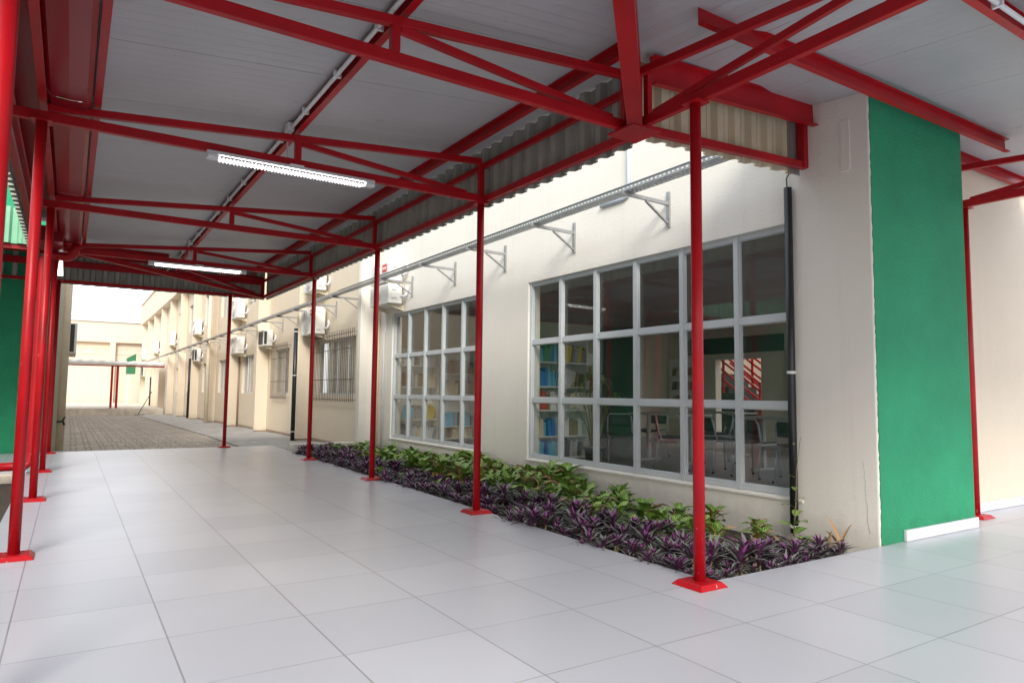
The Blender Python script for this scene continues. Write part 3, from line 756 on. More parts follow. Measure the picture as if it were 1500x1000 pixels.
# ribbed roof panels, one metre wide
zA = lambda x, y: ZB+.385-.094*(3.2-x)+.145+dz(max(y, 3.4))
zBf = lambda x, y: ZB+.385-.094*(3.36-y)+.145+.045*min(1.9, max(0, x-3.34))
y = -.4; k = 0
HC = -.16   # hip: x = y + HC
while y < 14.5:
    y1 = min(y+1.0, 14.52)-.004
    xh = lambda yy: 3.34 if yy+HC > 3.34 else yy+HC
    lo = -.03
    vl = lambda yy: max(lo, yy-11.22)
    if y < 11.19 < y1: poly = [(lo, y), (3.34, y), (3.34, y1), (vl(y1), y1), (lo, 11.19)]
    elif y1 > 11.2: poly = [(vl(y), y), (3.34, y), (3.34, y1), (vl(y1), y1)]
    elif y < 3.5 and y1 > 3.5: poly = [(lo, y), (xh(y), y), (3.34, 3.5), (3.34, y1), (lo, y1)]
    else: poly = [(lo, y), (max(lo+.01, xh(y)), y), (max(lo+.02, xh(y1)), y1), (lo, y1)]
    MB().prism(poly, zA, lambda a_, b_: zA(a_, b_)+.035).build('roof_panel', M['panel_a'], can)
    y += 1.0
x = -.4
while x < 8.4:
    x1 = x+.996; top = 3.52 if x < 5 else 3.218
    yh = lambda xx: min(top, xx-HC) if xx-HC < 3.5 else top
    poly = [(x, -.7), (x1, -.7), (x1, yh(x1)), (x, yh(x))]
    if x < 3.34 < x1: poly = [(x, -.7), (x1, -.7), (x1, 3.52), (3.34, 3.52), (x, yh(x))]
    if x < 5.13 < x1: poly = [(x, -.7), (x1, -.7), (x1, 3.218), (5.1, 3.218), (5.1, 3.52), (x, 3.52)]
    MB().prism(poly, zBf, lambda a_, b_: zBf(a_, b_)+.035).build('roof_panel', M['panel_b'], can)
    x += 1.0
zC = lambda x, y: ZB+.385-.094*(14.42-y)+.145+dz(14.4)-.002
x = -9.0
while x < 3.2:
    x1 = min(x+.996, 3.3); lo_ = lambda xx: max(11.05, xx+11.22)
    poly = [(x, lo_(x)), (x1, lo_(x1)), (x1, 14.52), (x, 14.52)]
    if x < -.17 < x1: poly = [(x, 11.05), (-.17, 11.05), (x1, lo_(x1)), (x1, 14.52), (x, 14.52)]
    MB().prism(poly, zC, lambda a_, b_: zC(a_, b_)+.035).build('roof_panel', M['panel_b'], can)
    x += 1.0
# outer sheets added above the panels to block light through their joints
up = .045
MB().prism([(-.03, -.4), (-.02, -.4), (3.34, 3.5), (3.34, 14.52), (3.3, 14.52), (-.03, 11.19)], lambda a_, b_: zA(a_, b_)+up, lambda a_, b_: zA(a_, b_)+up+.02).build('outer_sheet', M['roof_grey'], can)
mb = MB(); x = -.4
while x < 8.4:
    x1 = x+1.0; yh = lambda xx: min(3.52 if xx < 5.3 else 3.218, xx-HC)
    for a0, a1 in (((x, 3.34), (3.34, x1)) if x < 3.34 < x1 else (((x, 5.24), (5.24, x1)) if x < 5.24 < x1 else ((x, x1),))):
        mb.prism([(a0, -.7), (a1, -.7), (a1, yh(min(a1, 9))), (a0, yh(a0))], lambda a_, b_: zBf(a_, b_)+up+.02, lambda a_, b_: zBf(a_, b_)+up+.04)
    x = x1
mb.build('outer_sheet', M['roof_grey'], can)
MB().prism([(-9, 11.05), (-.17, 11.05), (3.3, 14.52), (-9, 14.52)], lambda a_, b_: zC(a_, b_)+up, lambda a_, b_: zC(a_, b_)+up+.02).build('outer_sheet', M['roof_grey'], can)
# corrugated fascias
def corr(p, q, z0, z1, out, m, depth=.045, pitch=.192):
    p, q, out = Vector(p), Vector(q), Vector(out); L = (q-p).length; d = (q-p)/L
    mb = MB(); prof = ((0, 0), (.30, 0), (.42, 1), (.86, 1), (1.0, 0)); st = []
    n = round(L/pitch); pitch = L/n
    for i in range(n):
        for u, h in prof[:-1]:
            st.append(((i+u)*pitch, h))
            if .42 <= u < .8: st += [((i+.6)*pitch, 1), ((i+.62)*pitch, .86), ((i+.66)*pitch, .86), ((i+.68)*pitch, 1)]
    st.sort(key=lambda t: t[0])
    for s_, h in st:
        b_ = p+d*s_+out*(h*depth); t_ = s_/L
        mb.v += [(b_.x, b_.y, z0[0]+(z0[1]-z0[0])*t_), (b_.x, b_.y, z1[0]+(z1[1]-z1[0])*t_)]
    for i in range(len(st)-1): mb.face((2*i, 2*i+1, 2*i+3, 2*i+2))
    return mb.build('fascia', m, can, solid=.0012)
fz = dz(14.4)
corr((3.275, 3.5, 0), (3.275, 14.5, 0), (ZB-.055, ZB-.055+fz), (ZB+.535, ZB+.535+fz), (1, 0, 0), M['fascia'])
corr((3.30, 3.47, 0), (5.10, 3.47, 0), (ZB-.02, ZB+.06), (ZB+.535, ZB+.615), (0, 1, 0), M['fascia_lit'])
corr((-9, 14.47, 0), (3.3, 14.47, 0), (ZB-.05+fz, ZB-.05+fz), (ZB+.52+fz, ZB+.52+fz), (0, 1, 0), M['fascia'])
corr((-.52, 1.0, 0), (-.52, 11.0, 0), (ZB-.03, ZB-.03+dz(11)), (ZB+.46, ZB+.46+dz(11)), (-1, 0, 0), M['fascia'])
MB().box(4.99, 5.115, 3.462, 3.468, ZB+.04, ZB+.5).build('flashing', M['galv'], can)
# bars that carry the fascias
for nm, p, q, w, h in (('lower', (3.245, 3.4, ZB), (3.245, 14.42, ZB+fz), .05, .06), ('upper', (3.25, 3.5, ZB+.335), (3.25, 14.42, ZB+.335+fz), .04, .05),
                 ('lower', (3.30, 3.42, ZB+.02), (5.12, 3.42, ZB+.115), .05, .06),
                 ('lower', (-9, 14.42, ZB-.015+fz), (3.22, 14.42, ZB-.015+fz), .05, .055), ('upper', (-9, 14.43, ZB+.30+fz), (3.22, 14.43, ZB+.30+fz), .045, .12),
                 ('lower', (-.475, 1.0, ZB+.02), (-.475, 11.0, ZB+.02+dz(11)), .05, .06), ('upper', (-.475, 1.0, ZB+.26), (-.475, 11.0, ZB+.26+dz(11)), .05, .06),
                 ('side', (-.25, 1.0, ZB+.12), (-.25, 11.0, ZB+.12+dz(11)), .05, .10)):
    MB().bar(p, q, w, h).build('rail', M['red'], can, bevel=.003)
MB().box(5.065, 5.126, 3.385, 3.455, ZB+.09, ZB+.60).build('end_bar', M['red'], can, bevel=.004)
# box gutter under the low edge and its elbow
mb = MB()
for y0, y1 in ((1.0, 5.35), (5.36, 8.1), (8.11, 11.0)):
    n = 7
    za, zb_ = ZB+.085+dz(y0), ZB+.085+dz(y1)
    b0 = len(mb.v); prof = [(-.225, .20), (-.222, .03), (-.20, .004), (-.10, -.004), (.0, .0), (.028, .02), (.035, .2)]
    for yy, zz in ((y0, za), (y1, zb_)):
        for x_, h in prof: mb.v.append((x_, yy, zz+h))
    for i in range(len(prof)-1): mb.face((b0+i, b0+i+1, b0+i+8, b0+i+7), 0, False)
mb.build('gutter', M['red_gutter'], can, solid=.002)
mb = MB(); mb.tube([(-.02, 10.75, 3.02), (-.03, 10.8, 2.93), (-.06, 10.83, 2.875), (-.12, 10.86, 2.85), (-.22, 10.88, 2.86), (-.32, 10.9, 2.87), (-.37, 10.9, 2.80), (-.38, 10.9, 2.6), (-.38, 10.9, .3), (-.385, 10.9, .14), (-.43, 10.9, .10), (-.9, 10.9, .09)], .055, 16)
mb.build('gutter_pipe', M['red'], can)
mb = MB(); mb.tube([(-.52, 10.9, .099), (-.49, 10.9, .0995)], .06, 16); mb.build('pipe_collar', M['paper'], can)
MB().box(-.42, -.16, 10.2, 10.9, 2.93, 3.12).build('gutter_box', M['red_gutter'], can, bevel=.01)

MB().box(-.56, -.2, 1.0, 11.0, ZB+.40, ZB+.42).build('flashing', M['red_gutter'], can)
# low edge of the branch that runs off to the left
corr((-9, 11.0, 0), (-.55, 11.0, 0), (2.99, 2.99), (3.47, 3.47), (0, -1, 0), M['fascia_green_cast'])
MB().box(-9, -.55, 11.03, 11.09, 2.93, 3.0).build('rail', M['red'], can)

# ------------------------------------------------------------------ lamps, conduits
def lamp(loc, L, label, rz=0, group='batten lamps under the canopy'):
    t = thing('batten_lamp', loc, label, 'lamp', group)
    x, y, z = loc
    mb = MB(); mb.hexa([(x-L/2, y-.035, z-.03), (x+L/2, y-.035, z-.03), (x+L/2, y+.035, z-.03), (x-L/2, y+.035, z-.03), (x-L/2, y-.022, z), (x+L/2, y-.022, z), (x+L/2, y+.022, z), (x-L/2, y+.022, z)])
    mb.build('housing', M['white_plastic'], t, bevel=.003)
    for s in (-1, 1):
        mb = MB(); e = x+s*L/2; mb.box(min(e, e-s*.085), max(e, e-s*.085), y-.04, y+.04, z-.062, z-.0305); mb.build('end_cap', M['white_plastic'], t, bevel=.01)
    MB().box(x-L/2+.086, x+L/2-.086, y-.038, y+.038, z-.058, z-.0305).build('diffuser', M['tube'], t, bevel=.012)
    n = int((L-.17)/.026)
    for s in (-1, 1):       # saw-toothed louvre lips
        mb = MB()
        for i in range(n):
            a0 = x-L/2+.086+i*.026; yy = y+s*.044
            b0 = len(mb.v); mb.v += [(a0, yy, z-.040), (a0+.026, yy, z-.040), (a0+.026, yy+s*.003, z-.052), (a0+.013, yy+s*.004, z-.068), (a0, yy+s*.003, z-.052)]
            mb.face((b0, b0+1, b0+2, b0+3, b0+4))
        mb.build('louvre', M['white_plastic'], t, solid=.001)
    mb = MB(); mb.box(x-.05, x+.06, y-.03, y+.03, z+.0005, z+.008); mb.build('clip', M['white_plastic'], t)
    return t
lamp((1.445, 5.50, ZB-.036+dz(5.5)), 1.33, 'white batten lamp hanging under the nearest truss, the largest of the lamps in view')
lamp((1.53, 11.02, ZB-.036+dz(11)), 1.34, 'smaller looking white batten lamp on the far truss near the corrugated end fascia')
t = thing('bulkhead_lamp', (-.19, 11.3, 2.78), 'small white lamp hanging beneath the red gutter elbow', 'lamp')
mb = MB(); mb.hexa([(-.225, 11.27, 2.66), (-.155, 11.27, 2.66), (-.155, 11.33, 2.66), (-.225, 11.33, 2.66), (-.21, 11.28, 2.87), (-.17, 11.28, 2.87), (-.17, 11.32, 2.87), (-.21, 11.32, 2.87)])
mb.build('shade', emis('small_lamp', (1, .99, .95), 1.2), t, bevel=.006)
MB().tube([(-.19, 11.3, 2.87), (-.19, 11.3, 2.96)], .008, 8).build('hanger', M['white_plastic'], t)
t = thing('conduit', (1.425, 8, 3.2), 'long white conduit clipped along the middle red purlin', 'conduit')
z = zch(1.73)+.06
MB().tube([(1.425, 1.75, z), (1.425, 5.5, z+dz(5.5)), (1.425, 14.3, z+dz(14.3))], .015, 10).build('tube', M['white_plastic'], t)
mb = MB()
for k in range(16):
    y = 2.2+.75*k; mb = MB(); mb.box(1.40, 1.452, y-.01, y+.01, z+dz(max(y, 3.4))-.02, z+dz(max(y, 3.4))+.03); mb.build('clip', M['white_plastic'], t)
for y in (5.625, 11.125):
    mb = MB(); mb.box(1.385, 1.445, y-.05, y+.05, z+dz(y)-.03, z+dz(y)+.04); mb.build('junction_box', M['white_plastic'], t, bevel=.006)
    MB().tube([(1.405, y, z+dz(y)-.03), (1.405, y, ZB+dz(y)-.05)], .007, 8).build('drop_tube', M['white_plastic'], t)
t = thing('conduit', (5, 1.56, 3.2), 'white conduit on the red purlin in the top right corner', 'conduit')
z = zch(3.36-1.6)+.05
MB().tube([(2.3, 1.57, z), (9, 1.57, z)], .015, 10).build('tube', M['white_plastic'], t)
for k in range(9): MB().box(2.6+.75*k, 2.62+.75*k, 1.545, 1.6, z-.02, z+.03).build('clip', M['white_plastic'], t)

# ------------------------------------------------------------------ buildings to the left and far away
t = thing('green_building', (-4, 14.5, 0), 'tall green rendered wall behind the left red posts', 'building')
MB().box(-12, -.38, 14.5, 16.48, -.4, 7.4).build('wall', M['green_wall'], t)
MB().box(-12, -.36, 14.48, 16.5, 7.4, 7.6).build('coping', M['kerb'], t)
t = thing('cream_building', (-3, 16.5, -.15), 'cream building edge with a rounded pilaster at the far left of the yard', 'building')
MB().box(-12, -.19, 16.5, 44, -1, 7.0).build('wall', M['cream_wall'], t)
MB().tube([(-.13, 16.9, -.2), (-.13, 16.9, 7)], .085, 16).build('column', M['cream_pipe'], t)
MB().box(-12, -.15, 16.49, 44, 7.0, 7.2).build('coping', M['kerb'], t)
MB().box(-.20, -.187, 17.3, 43.9, -.6, -.02).build('base_strip', M['concrete'], t)
t = thing('air_conditioner', (-.19, 18.9, 1.9), 'air conditioner with dark grille on the far left cream building', 'air conditioner', 'air conditioners on the walls')
MB().box(-.13, .085, 18.5, 19.35, 1.9, 2.6).build('casing', M['ac_white'], t, bevel=.015)
MB().box(-.09, .035, 18.488, 18.502, 1.94, 2.57).build('coil_grille', M['ac_dark'], t)
for y_ in (18.55, 19.2): MB().box(-.188, .08, y_, y_+.05, 1.85, 1.898).build('bracket', M['kerb'], t)
t = thing('garden_tap', (-.17, 16.8, .44), 'blue and black garden tap on the cream pilaster', 'tap')
MB().tube([(-.30, 16.78, .43), (-.17, 16.74, .43)], .022, 8).build('tap_pipe', M['blue'], t)
MB().tube([(-.17, 16.74, .43), (-.08, 16.72, .44), (-.05, 16.72, .36)], .02, 8).build('spout', M['black'], t)
MB().tube([(-.09, 16.72, .44), (-.05, 16.70, .53)], .016, 8).build('lever', M['black'], t)
# building closing the far end of the yard
t = thing('far_building', (2, 66, -.6), 'pale cream building closing the far end of the yard', 'building')
mb = MB(); mb.box(-14, 9, 66.4, 70, -1, 5.02); mb.box(-14, 9, 66.0, 70, 5.02, 6.72); mb.build('wall', M['peach_wall'], t)
for x in (-2.2, 2.65, 7.4): MB().box(x, x+.42, 66.0, 66.398, -1, 5.018).build('pilaster', M['peach_wall'], t)
for x in (-1.6, .15): pass
for x0, x1 in ((-1.75, 2.6), (3.1, 7.3)):
    mb = MB(); n = int((x1-x0)/.3); e = .03
    mb.box(x0, x1, 66.36, 66.398, 4.03, 4.1); mb.box(x0, x1, 66.36, 66.398, 4.5, 4.57)
    for i in range(n+1): mb.box(x0+i*.3, x0+i*.3+.09, 66.365, 66.398, 4.1, 4.5)
    b = mb.build('vent_blocks', M['peach_wall'], t)
    MB().box(x0, x1, 66.39, 66.3985, 4.1, 4.5).build('vent_opening', M['kerb'], b)
mb = MB(); n = 80
for i in range(n):
    x = -14+23*i/n; h = .04 if i % 2 else 0; mb.v += [(x, 65.9, 6.74+h), (x, 70, 7.3+h)]
for i in range(n-1): mb.face((2*i, 2*i+1, 2*i+3, 2*i+2))
mb.build('roof', M['roof_grey'], t)
MB().box(-14, 9, 65.88, 66, 6.70, 7.16).build('gutter', M['roof_grey'], t)
t = thing('far_canopy', (2, 47, 2.6), 'low far canopy with white wavy roof edge and twin dark red posts', 'canopy')
mb = MB(); n = 90
for i in range(n):
    x = -4+8.75*i/(n-1); h = .05*math.sin(i*1.15); mb.v += [(x, 46, 2.68+h+.02*x/4), (x, 48.6, 2.78+h+.02*x/4)]
for i in range(n-1): mb.face((2*i, 2*i+1, 2*i+3, 2*i+2), 0, True)
mb.build('roof', mat('white_sheet', (.75, .76, .78), .5), t, solid=.02)
mb = MB()
for i in range(n):
    x = -4+8.75*i/(n-1); h = .04*math.sin(i*1.15); mb.v += [(x, 45.97, 2.53), (x, 45.97, 2.76+h)]
for i in range(n-1): mb.face((2*i, 2*i+1, 2*i+3, 2*i+2), 0, True)
mb.build('edge_sheet', M['white_plastic'], t, solid=.02)
MB().box(-4, 4.74, 46.0, 46.08, 2.44, 2.52).build('rail', M['red_gutter'], t)
for x in (1.98, 2.26): MB().box(x, x+.12, 46.1, 46.25, .0, 2.52).build('post', M['red'], t)
t = thing('green_awning', (4.1, 62, 2.4), 'small green box awning at the far corner of the classroom block', 'awning')
mb = MB(); mb.hexa([(3.72, 61.5, 2.35), (4.3, 61.5, 2.35), (4.3, 63, 2.35), (3.72, 63, 2.35), (3.72, 61.5, 3.6), (4.3, 61.5, 3.95), (4.3, 63, 3.95), (3.72, 63, 3.6)]); mb.build('cover', M['green_far'], t)
MB().box(3.78, 3.86, 61.6, 61.68, .02, 2.35).build('post', M['white_plastic'], t)
t = thing('left_sky_blocker', (-9, 4, 0), 'unseen cream block added across the side yard to hold back sky light', 'building')  # added out of view: cuts sky light on the library wall and reflections
MB().box(-13, -7.5, -1, 10.5, -.3, 8.5).build('wall', M['cream_wall'], t)
MB().box(-13.2, -7.3, -1.2, 10.7, 8.5, 8.7).build('roof', M['concrete'], t)
t = thing('rear_sky_blocker', (4, -9, 0), 'unseen cream block added behind the viewpoint to darken the canopy', 'building')  # added out of view to cut the light reaching under the canopy
MB().box(-7.2, 24, -22, -17, -.3, 3.4).build('wall', M['cream_wall'], t)
MB().box(-7.2, 24.2, -22.2, -16.8, 3.4, 3.6).build('roof', M['concrete'], t)
t = thing('folding_stand', (3.6, 43.5, -.3), 'thin dark folding stand leaning at the end of the raised pavement', 'stand')
MB().bar((3.35, 44.6, -.33), (4.0, 44.6, 1.0), .04, .04).build('leg', M['ac_dark'], t)
MB().bar((3.2, 44.4, -.33), (3.65, 44.4, -.30), .04, .04).build('foot', M['ac_dark'], t)

# ------------------------------------------------------------------ inside the library
CT = {'blue': (.03, .16, .42), 'light blue': (.12, .38, .58), 'white': (.62, .62, .58), 'red': (.36, .05, .04), 'yellow': (.55, .42, .06), 'green': (.05, .28, .12), 'brown': (.22, .14, .09), 'grey': (.28, .28, .29), 'dark': (.05, .05, .06), 'cream': (.55, .46, .33)}
bm_ = {}
for c, rgb in CT.items():
    mb = MB(); mb.box(0, .06, 0, 1, 0, 1, 0); mb.box(.94, 1, 0, 1, 0, 1, 0); mb.box(.06, .94, 0, .05, 0, 1, 0); mb.box(.06, .94, .05, .97, .02, .98, 1)
    o = mb.build('book', [mat('book_'+c.replace(' ', '_'), [min(.8, v_*1.5) for v_ in rgb], .55, var=.25, scale=2), M['paper']])
    bm_[c] = o.data; bpy.data.objects.remove(o)
def book(x, y, z, w, d, h, c, lean, where):
    o = bpy.data.objects.new('book', bm_[c]); COL.objects.link(o)
    o.location = (x, y, z); o.scale = (w, d, h); o.rotation_euler = (0, lean, 0)
    return tag(o, f'{c} book standing on {where}', 'book', f'{c} books on {where}')
rb = random.Random(11)
def bookcase(x0, x1, yf, boards, ztop, label, pals, where, fill=.85, d=.28):
    t = thing('bookcase', ((x0+x1)/2, yf+d/2, .05), label, 'bookcase')
    for x in (x0, x1-.02): MB().box(x, x+.02, yf, yf+d, .05, ztop).build('side_panel', M['shelf'], t)
    mb = MB(); mb.box(x0+.021, x1-.021, yf+d-.006, yf+d, .1, ztop); mb.build('back_panel', M['shelf'], t)
    for i, z in enumerate(boards):
        MB().box(x0+.021, x1-.021, yf+.002, yf+d-.008, z-.022, z).build('shelf', M['shelf'], t)
        zn = boards[i+1] if i+1 < len(boards) else ztop+.3
        pal = pals[i % len(pals)]
        if not pal: continue
        x = x0+.03; lean = 0; run = 0
        while x < x1-.09:
            if run <= 0:
                if rb.random() > fill: x += rb.uniform(.05, .14)
                run = rb.randint(4, 9); lean = rb.choice((0, 0, .06, -.1, .2)); cc = rb.choice(pal)
            if rb.random() < .3: cc = rb.choice(pal)
            w = rb.uniform(.018, .042); h = min(rb.uniform(.2, .29), zn-z-.05)
            le = lean if lean <= 0 else lean
            x += h*abs(math.sin(lean))*(.9 if run == 9 else 0)
            if x+w+h*abs(math.sin(le)) > x1-.03: break
            book(x+(h*math.sin(-le) if le < 0 else 0)*0, yf+.02+rb.uniform(0, .02), z+.001+(w*math.sin(abs(le)) if le > 0 else 0), w, .2, h, cc, le, where+' '+('lowest shelf', 'second lowest shelf', 'middle shelf', 'upper shelf', 'highest shelf')[min(i, 4)])
            x += w+.003; run -= 1
    return t
bookcase(5.50, 6.44, 8.56, [.13, .46, .86, 1.22, 1.60], 1.98, 'white metal bookcase with mostly blue books behind the left pane of the large window', [['light blue', 'blue', 'white'], ['light blue', 'light blue', 'blue', 'cream'], ['green', 'white', 'yellow', 'red'], ['blue', 'blue', 'light blue'], ['light blue', 'blue', 'green']], 'the blue book case,', .95)
bookcase(6.47, 6.98, 8.58, [.13, .46, .86, 1.22, 1.60], 1.95, 'white metal bookcase with worn brown and white books behind the potted plant', [['dark', 'grey'], ['white', 'brown', 'cream'], ['white', 'grey', 'cream'], ['white', 'cream', 'white', 'brown'], ['brown', 'grey', 'yellow']], 'the case behind the potted plant,')
bookcase(5.42, 6.26, 12.42, [.19, .58, 1.22, 1.64], 1.98, 'white bookcase seen through the left panes of the five column window', [['grey', 'cream', 'white'], ['grey', 'light blue', 'white', 'yellow'], ['grey', 'white', 'cream', 'brown'], ['white', 'grey']], 'the far left case,', .6)
bookcase(6.32, 7.15, 12.44, [.19, .43, 1.08, 1.5], 1.9, 'grey bookcase with densely packed books behind the right panes of the five column window', [['cream', 'grey', 'white', 'brown'], ['dark', 'grey', 'light blue'], ['brown', 'brown', 'grey', 'cream'], ['green', 'brown', 'grey', 'red']], 'the densely packed case,', .95)
for z, nm in ((1.60, 'upper'), (1.22, 'lower')):
    tag(MB().box(6.985, 7.20, 8.60, 8.62, z-.02, z+.16).build('paper_notice', M['paper']), nm+' white paper notice hung on the side of the bookcase', 'notice')
t = thing('ornament', (6.9, 8.53, 1.4), 'red and yellow paper figure hanging on the bookcase', 'ornament')
mb = MB(); mb.tube([(7.02, 8.54, 1.54), (7.02, 8.54, 1.42)], .045, 8); mb.build('head', mat('craft_yellow', (.5, .4, .18), .8), t, bevel=.01)
mb = MB(); mb.tube([(7.02, 8.54, 1.42), (7.03, 8.54, 1.16)], .02, 6, r2=.035); mb.tube([(6.94, 8.54, 1.36), (7.12, 8.54, 1.33)], .018, 6); mb.build('body', mat('craft_red', (.38, .10, .06), .8), t)

def chair_proto():
    t = thing('chair', (0, 0, 0), 'dark chair', 'chair', 'library chairs')
    for s in (-1, 1):
        MB().tube([(.22, s*.21, .0), (.20, s*.20, .40), (.17, s*.19, .43), (-.16, s*.19, .43), (-.19, s*.19, .41), (-.24, s*.20, .0)], .012, 8).build('leg_frame', M['chair_tube'], t)
        for x in (.22, -.24): MB().tube([(x, s*.208, 0), (x, s*.208, .025)], .016, 8).build('foot', M['black'], t)
    MB().tube([(-.15, -.19, .43), (-.19, -.19, .55), (-.22, -.185, .70), (-.225, -.15, .755), (-.225, .15, .755), (-.22, .185, .70), (-.19, .19, .55), (-.15, .19, .43)], .012, 8).build('back_frame', M['chair_tube'], t)
    mb = MB(); n = 7
    for i in range(n):
        x = -.19+.41*i/(n-1)
        for j in range(5):
            y = -.19+.38*j/4; mb.v.append((x, y, .452-.012*math.cos(j/4*math.pi*2-math.pi)-(.02 if i == n-1 else 0)))
    for i in range(n-1):
        for j in range(4): a = i*5+j; mb.face((a, a+1, a+6, a+5), 0, True)
    mb.build('seat', M['chair_seat'], t, solid=.014)
    mb = MB()
    for i in range(4):
        z = .56+.18*i/3; x = -.197-.02*i/3
        for j in range(5):
            y = -.17+.34*j/4; mb.v.append((x-.02*math.sin(j/4*math.pi), y, z))
    for i in range(3):
        for j in range(4): a = i*5+j; mb.face((a, a+1, a+6, a+5), 0, True)
    mb.build('backrest', M['chair_seat'], t, solid=.012)
    return t
ch = chair_proto()
spots = [(7.62, 5.88, 0.05, 'dark chair with grey tube frame, its back to the window near the black downpipe'), (7.50, 5.16, .1, 'dark chair half hidden by the black downpipe'),
         (7.28, 7.05, -.75, 'dark chair seen from the side, left of the corner red post'), (7.12, 7.95, -2.2, 'dark green looking chair behind the third pane'),
         (8.68, 7.45, 2.5, 'black chair facing the window, just right of the corner red post'), (8.9, 5.7, 3.1, 'dark chair across the near table'), (8.5, 8.7, -2.8, 'dark chair deep in the room beyond the middle table'), (7.7, 6.55, -.3, 'dark chair directly behind the corner red post')]
for i, (x, y, r_, lb) in enumerate(spots):
    if i == 0: ch.location = (x, y, .05); ch.rotation_euler = (0, 0, r_); ch['label'] = lb
    else: copy_tree(ch, (x, y, .05), r_, lb)
def table(x, y, rz, label, w=1.15, d=.62, h=.77):
    t = thing('table', (0, 0, 0), label, 'table', 'library tables')
    MB().box(-d/2, d/2, -w/2, w/2, h-.028, h).build('table_top', M['table'], t, bevel=.004)
    for s in (-1, 1):
        MB().box(-.03, .03, s*w*.36-.02, s*w*.36+.02, .05, h-.03).build('leg', M['table'], t)
        MB().box(-.26, .26, s*w*.36-.025, s*w*.36+.025, .012, .05).build('foot', M['table'], t, bevel=.005)
    MB().box(-.012, .012, -w*.36+.02, w*.36-.02, .3, .36).build('stretcher', M['table'], t)
    t.location = (x, y, .05); t.rotation_euler = (0, 0, rz)
table(8.28, 5.85, 0, 'pale topped table at the right end of the library')
table(7.95, 7.75, .1, 'pale topped table behind the fourth pane of the large window')
table(9.9, 8.4, 0, 'pale topped table deep in the library')
table(10.6, 6.3, 0, 'pale topped table farthest to the right in the library')
t = thing('potted_plant', (6.69, 8.05, .05), 'dry leggy plant in a black pot behind the second pane', 'potted plant')
mb = MB(); mb.tube([(6.69, 8.05, .05), (6.69, 8.05, .28)], .125, 20, r2=.16); mb.tube([(6.69, 8.05, .28), (6.69, 8.05, .31)], .172, 20); mb.build('pot', M['pot'], t)
MB().tube([(6.69, 8.05, .3105), (6.69, 8.05, .325)], .15, 16).build('chippings', mat('pink_chippings', (.42, .30, .24), .9, var=.5, scale=60, bump=1, bscale=90), t)
mb = MB(); rp = random.Random(3); tips = []
for i in range(13):
    a = rp.uniform(0, 6.28); l_ = rp.uniform(.55, 1.1); s_ = rp.uniform(.05, .34)
    p0 = (6.69+.05*math.cos(a), 8.05+.05*math.sin(a), .31); p1 = (6.69+s_*.5*math.cos(a), 8.05+s_*.5*math.sin(a), .31+l_*.55); p2 = (6.69+s_*math.cos(a), 8.05+s_*math.sin(a), .31+l_)
    mb.tube([p0, p1, p2], .008, 6, r2=.005); tips.append((p2, a))
mb.build('stem', M['stem'], t)
mb = MB()
for p, a in tips:
    for k in range(4): leaf(mb, p, a+rp.uniform(-1.2, 1.2), rp.uniform(-.3, .5), rp.uniform(.10, .22), .045, 1.6, mi=rp.choice((0, 0, 1)))
mb.build('foliage', [M['lime_leaf'], M['dry_leaf']], t)
t = thing('display_rack', (13.1, 12.4, 1.4), 'white slatted display rack with magazines on the back wall', 'display rack')
mb = MB()
for k in range(13): mb.box(13.16, 13.19, 11.75, 12.85, .5+k*.12, .5+k*.12+.1)
mb.build('slat_panel', M['shelf'], t)
for z in (.9, 1.25, 1.6):
    MB().box(12.98, 13.158, 11.9, 12.7, z-.02, z).build('shelf', M['shelf'], t)
for z in (.9, 1.25, 1.6):
    for k in range(5):
        c = ('brown', 'dark', 'red', 'grey', 'cream')[(k+int(z*10)) % 5]
        o = bpy.data.objects.new('magazine', bm_[c]); COL.objects.link(o); o.location = (13.08, 11.94+.15*k, z+.001); o.scale = (.02, .13, .22); o.rotation_euler = (0, .25, 0)
        tag(o, f'{c} magazine facing out on the slatted display rack', 'magazine', f'{c} magazines on the display rack')
t = thing('staircase', (15.6, 11.5, 0), 'red railed staircase seen through the open library door', 'staircase')
mb = MB()
for k in range(9): mb.box(15.4, 16.6, 13.6-.28*k-.28, 13.6-.28*k, -.15, 1.75-.19*k)
mb.build('steps', M['ac_dark'], t)
for x in (15.36, 16.6):
    mb = MB()
    for h in (.35, .6, .85, 1.05): mb.bar((x, 13.7, 1.75+h), (x, 11.0, -.08+h), .05, .05)
    for k in range(5): mb.bar((x, 13.5-.6*k, 1.6-.407*k), (x, 13.5-.6*k, 2.7-.407*k), .05, .05)
    mb.build('railing', M['red'], t)
t = thing('courtyard_wall', (18.5, 12, 0), 'warm cream wall beyond the open library door', 'wall')
MB().box(18.5, 18.8, 4, 24, -.3, 5.5).build('wall_face', M['peach_wall'], t)
MB().box(18.49, 18.499, 4, 24, .62, .7).build('band', M['paper'], t)

